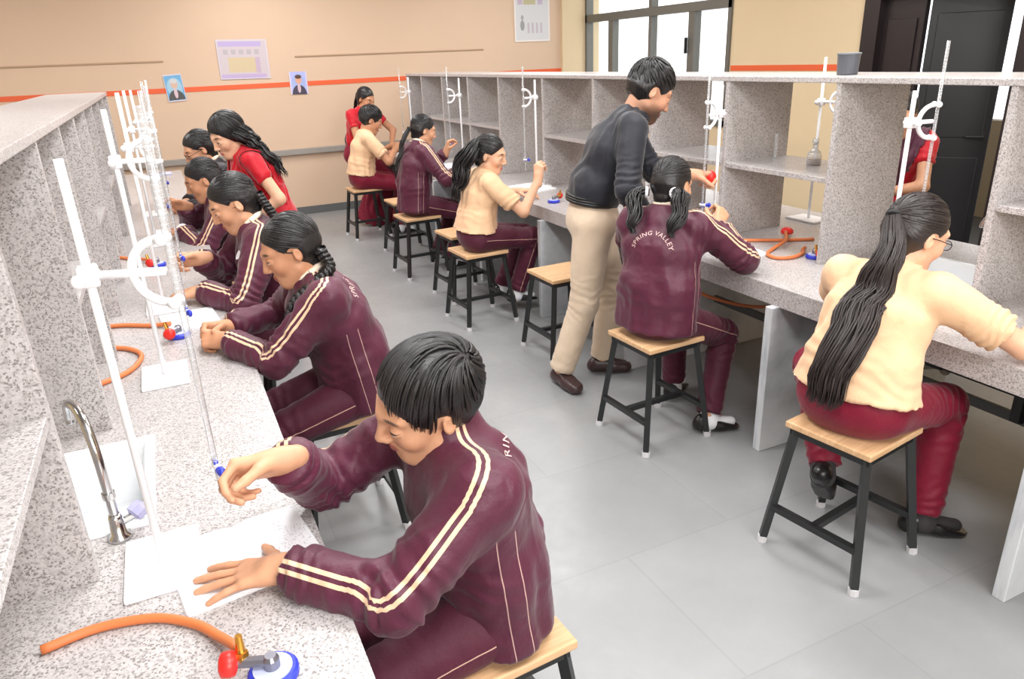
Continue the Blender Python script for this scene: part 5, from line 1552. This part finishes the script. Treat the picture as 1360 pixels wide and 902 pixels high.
person('girl with a very long wavy ponytail and glasses in peach shirt and claret trousers', 'students in peach shirts',
       P=(1.88, 1.45, .58), phi=rad(14), lean=.46, ts=.85, twist=rad(-4), head=(rad(-26), .36, rad(2)), skin='skin_f', s=1.02, top='shirt', topmat='beige', botmat='claret', hairmat='hairb', hip=1.05,
       arms=dict(L=dict(w=(2.36, 1.66, .82), pole=(.0, .8, -.5)), R=dict(w=(2.44, 1.22, .87), pole=(.1, -.7, -.6), d=(.9, .3, .1), n=(0, .7, -.5), pose='pinch')),
       legs=dict(L=dict(a=(1.98, 1.60, .22), pole=(.6, .8, .4), toe=(.4, .2, -.5)), R=dict(a=(2.22, 1.36, .085), toe=(.8, -.5, 0))), socks='greysock', glasses=True,
       hair=pulled((0, -.112, .035), lambda c: [c['H'] - c['f'] * .17 - UP * .03, c['SC'] - c['f'] * .13, c['C'] - c['f'] * .165, c['P'] - c['f'] * .17 + c['l'] * .01 + UP * .12, c['P'] - c['f'] * .165 + c['l'] * .02 + UP * .035], lambda t: .024 + .044 * min(1, t * 2) * (1 - .3 * max(0, t - .6) / .4), 460, .0065, 4, 6, .0027, 'black', .55, ragged=.22),
       h=.0085, hf=.004, hh=.0045)

person('woman in red and plum sari half hidden behind the right shelves near the door', 'teachers in red saris',
       P=(3.82, 2.90, .74), phi=rad(215), lean=.30, ts=.95, head=(rad(6), .4, 0), skin='skin_m', s=.95, top='blouse', topmat='redsari', bottom='skirt', botmat='redsari',
       arms=dict(L=dict(w=(3.62, 2.84, .86), pole=(.3, -.8, 0)), R=dict(w=(3.55, 3.0, .86), pole=(.3, .8, -.3))),
       legs=dict(L=dict(a=(3.88, 2.78, .08), pole=(-1, 0, 0)), R=dict(a=(3.88, 2.94, .08), pole=(-1, 0, 0))), socks=None,
       hair=pulled((0, -.12, .01), lambda c: [c['NB'] - c['f'] * .12 + UP * .04, c['C'] - c['f'] * .14], lambda t: .024, 30),
       h=.013, hf=.007, hh=.007, extra=lambda c: drape(c, 'sari_drape', 'plum', lambda q: np.abs(q[:, 0] + (q[:, 2] - .16) * .42) < .08, .012))

bulb = thing('pipette_bulb', (2.385, 2.80, 1.085), 'red rubber pipette bulb in the left hand of the standing man', 'bulb')
MB().ball((0, 0, 0), .028, 16, (1, 1, 1.15)).build('bulb_body', G['red'], bulb, smooth=True)
MB().lathe([(.009, -.045), (.010, -.03), (.012, -.02)], 12).build('nozzle', G['red'], bulb, smooth=True)
# ================================================================== light, world, camera
def area(name, loc, size, energy, color=(1, 1, 1), rot=(0, 0, 0)):
    l = bpy.data.lights.new(name, 'AREA'); l.shape = 'RECTANGLE'; l.size, l.size_y = size; l.energy = energy; l.color = color
    o = bpy.data.objects.new(name, l); COL.objects.link(o); o.location = loc; o.rotation_euler = rot
    return o
ADDED_LAMPS = [(.6, .2, 44), (2.4, .4, 34), (.6, 2.6, 46), (2.4, 2.6, 34), (.6, 5.2, 34), (2.8, 5.2, 26), (1.2, 7.4, 34), (3.8, 7.2, 26), (4.2, 3.4, 22), (-1.5, 6.3, 42), (-1.6, 3.2, 20)]  # unseen ceiling lamps, added to brighten the benches, back wall and left corner
for x, y, e in ADDED_LAMPS:
    lamp(x, y, 'added flat white ceiling lamp out of view above the benches')
    area('added_ceiling_light', (x, y, ZC - .08), (.6, 1.2), e, (.985, .99, 1.0))
area('bounced_flash', (.7, -2.2, 2.2), (2.4, 1.2), 112, (.98, .99, 1.0), (rad(76), 0, rad(-8)))
wd = bpy.data.worlds.new('daylight'); sc.world = wd; wd.use_nodes = True
bg = wd.node_tree.nodes['Background']; bg.inputs[0].default_value = (.94, .97, 1, 1); bg.inputs[1].default_value = 2.2
cam = bpy.data.cameras.new('camera'); co = bpy.data.objects.new('camera', cam); COL.objects.link(co); sc.camera = co
cam.sensor_fit = 'HORIZONTAL'; cam.sensor_width = 36.0; cam.lens = 36.0 * 960 / 1360; cam.clip_start = .05; cam.clip_end = 200
Yc = Vector((-490, 356, -960)).normalized(); Zc = Vector((-104, 2449, 960)).normalized()
Zc = (Zc - Yc * Zc.dot(Yc)).normalized(); Xc = Yc.cross(Zc)
M4 = Matrix(((*Xc, 0.0), (*Yc, 0.0), (*Zc, 1.67), (0, 0, 0, 1)))
co.matrix_world = M4
vs = sc.view_settings
vs.view_transform = 'Standard'; vs.look = 'None'; vs.gamma = 1.0; vs.exposure = 0.0; vs.use_curve_mapping = False
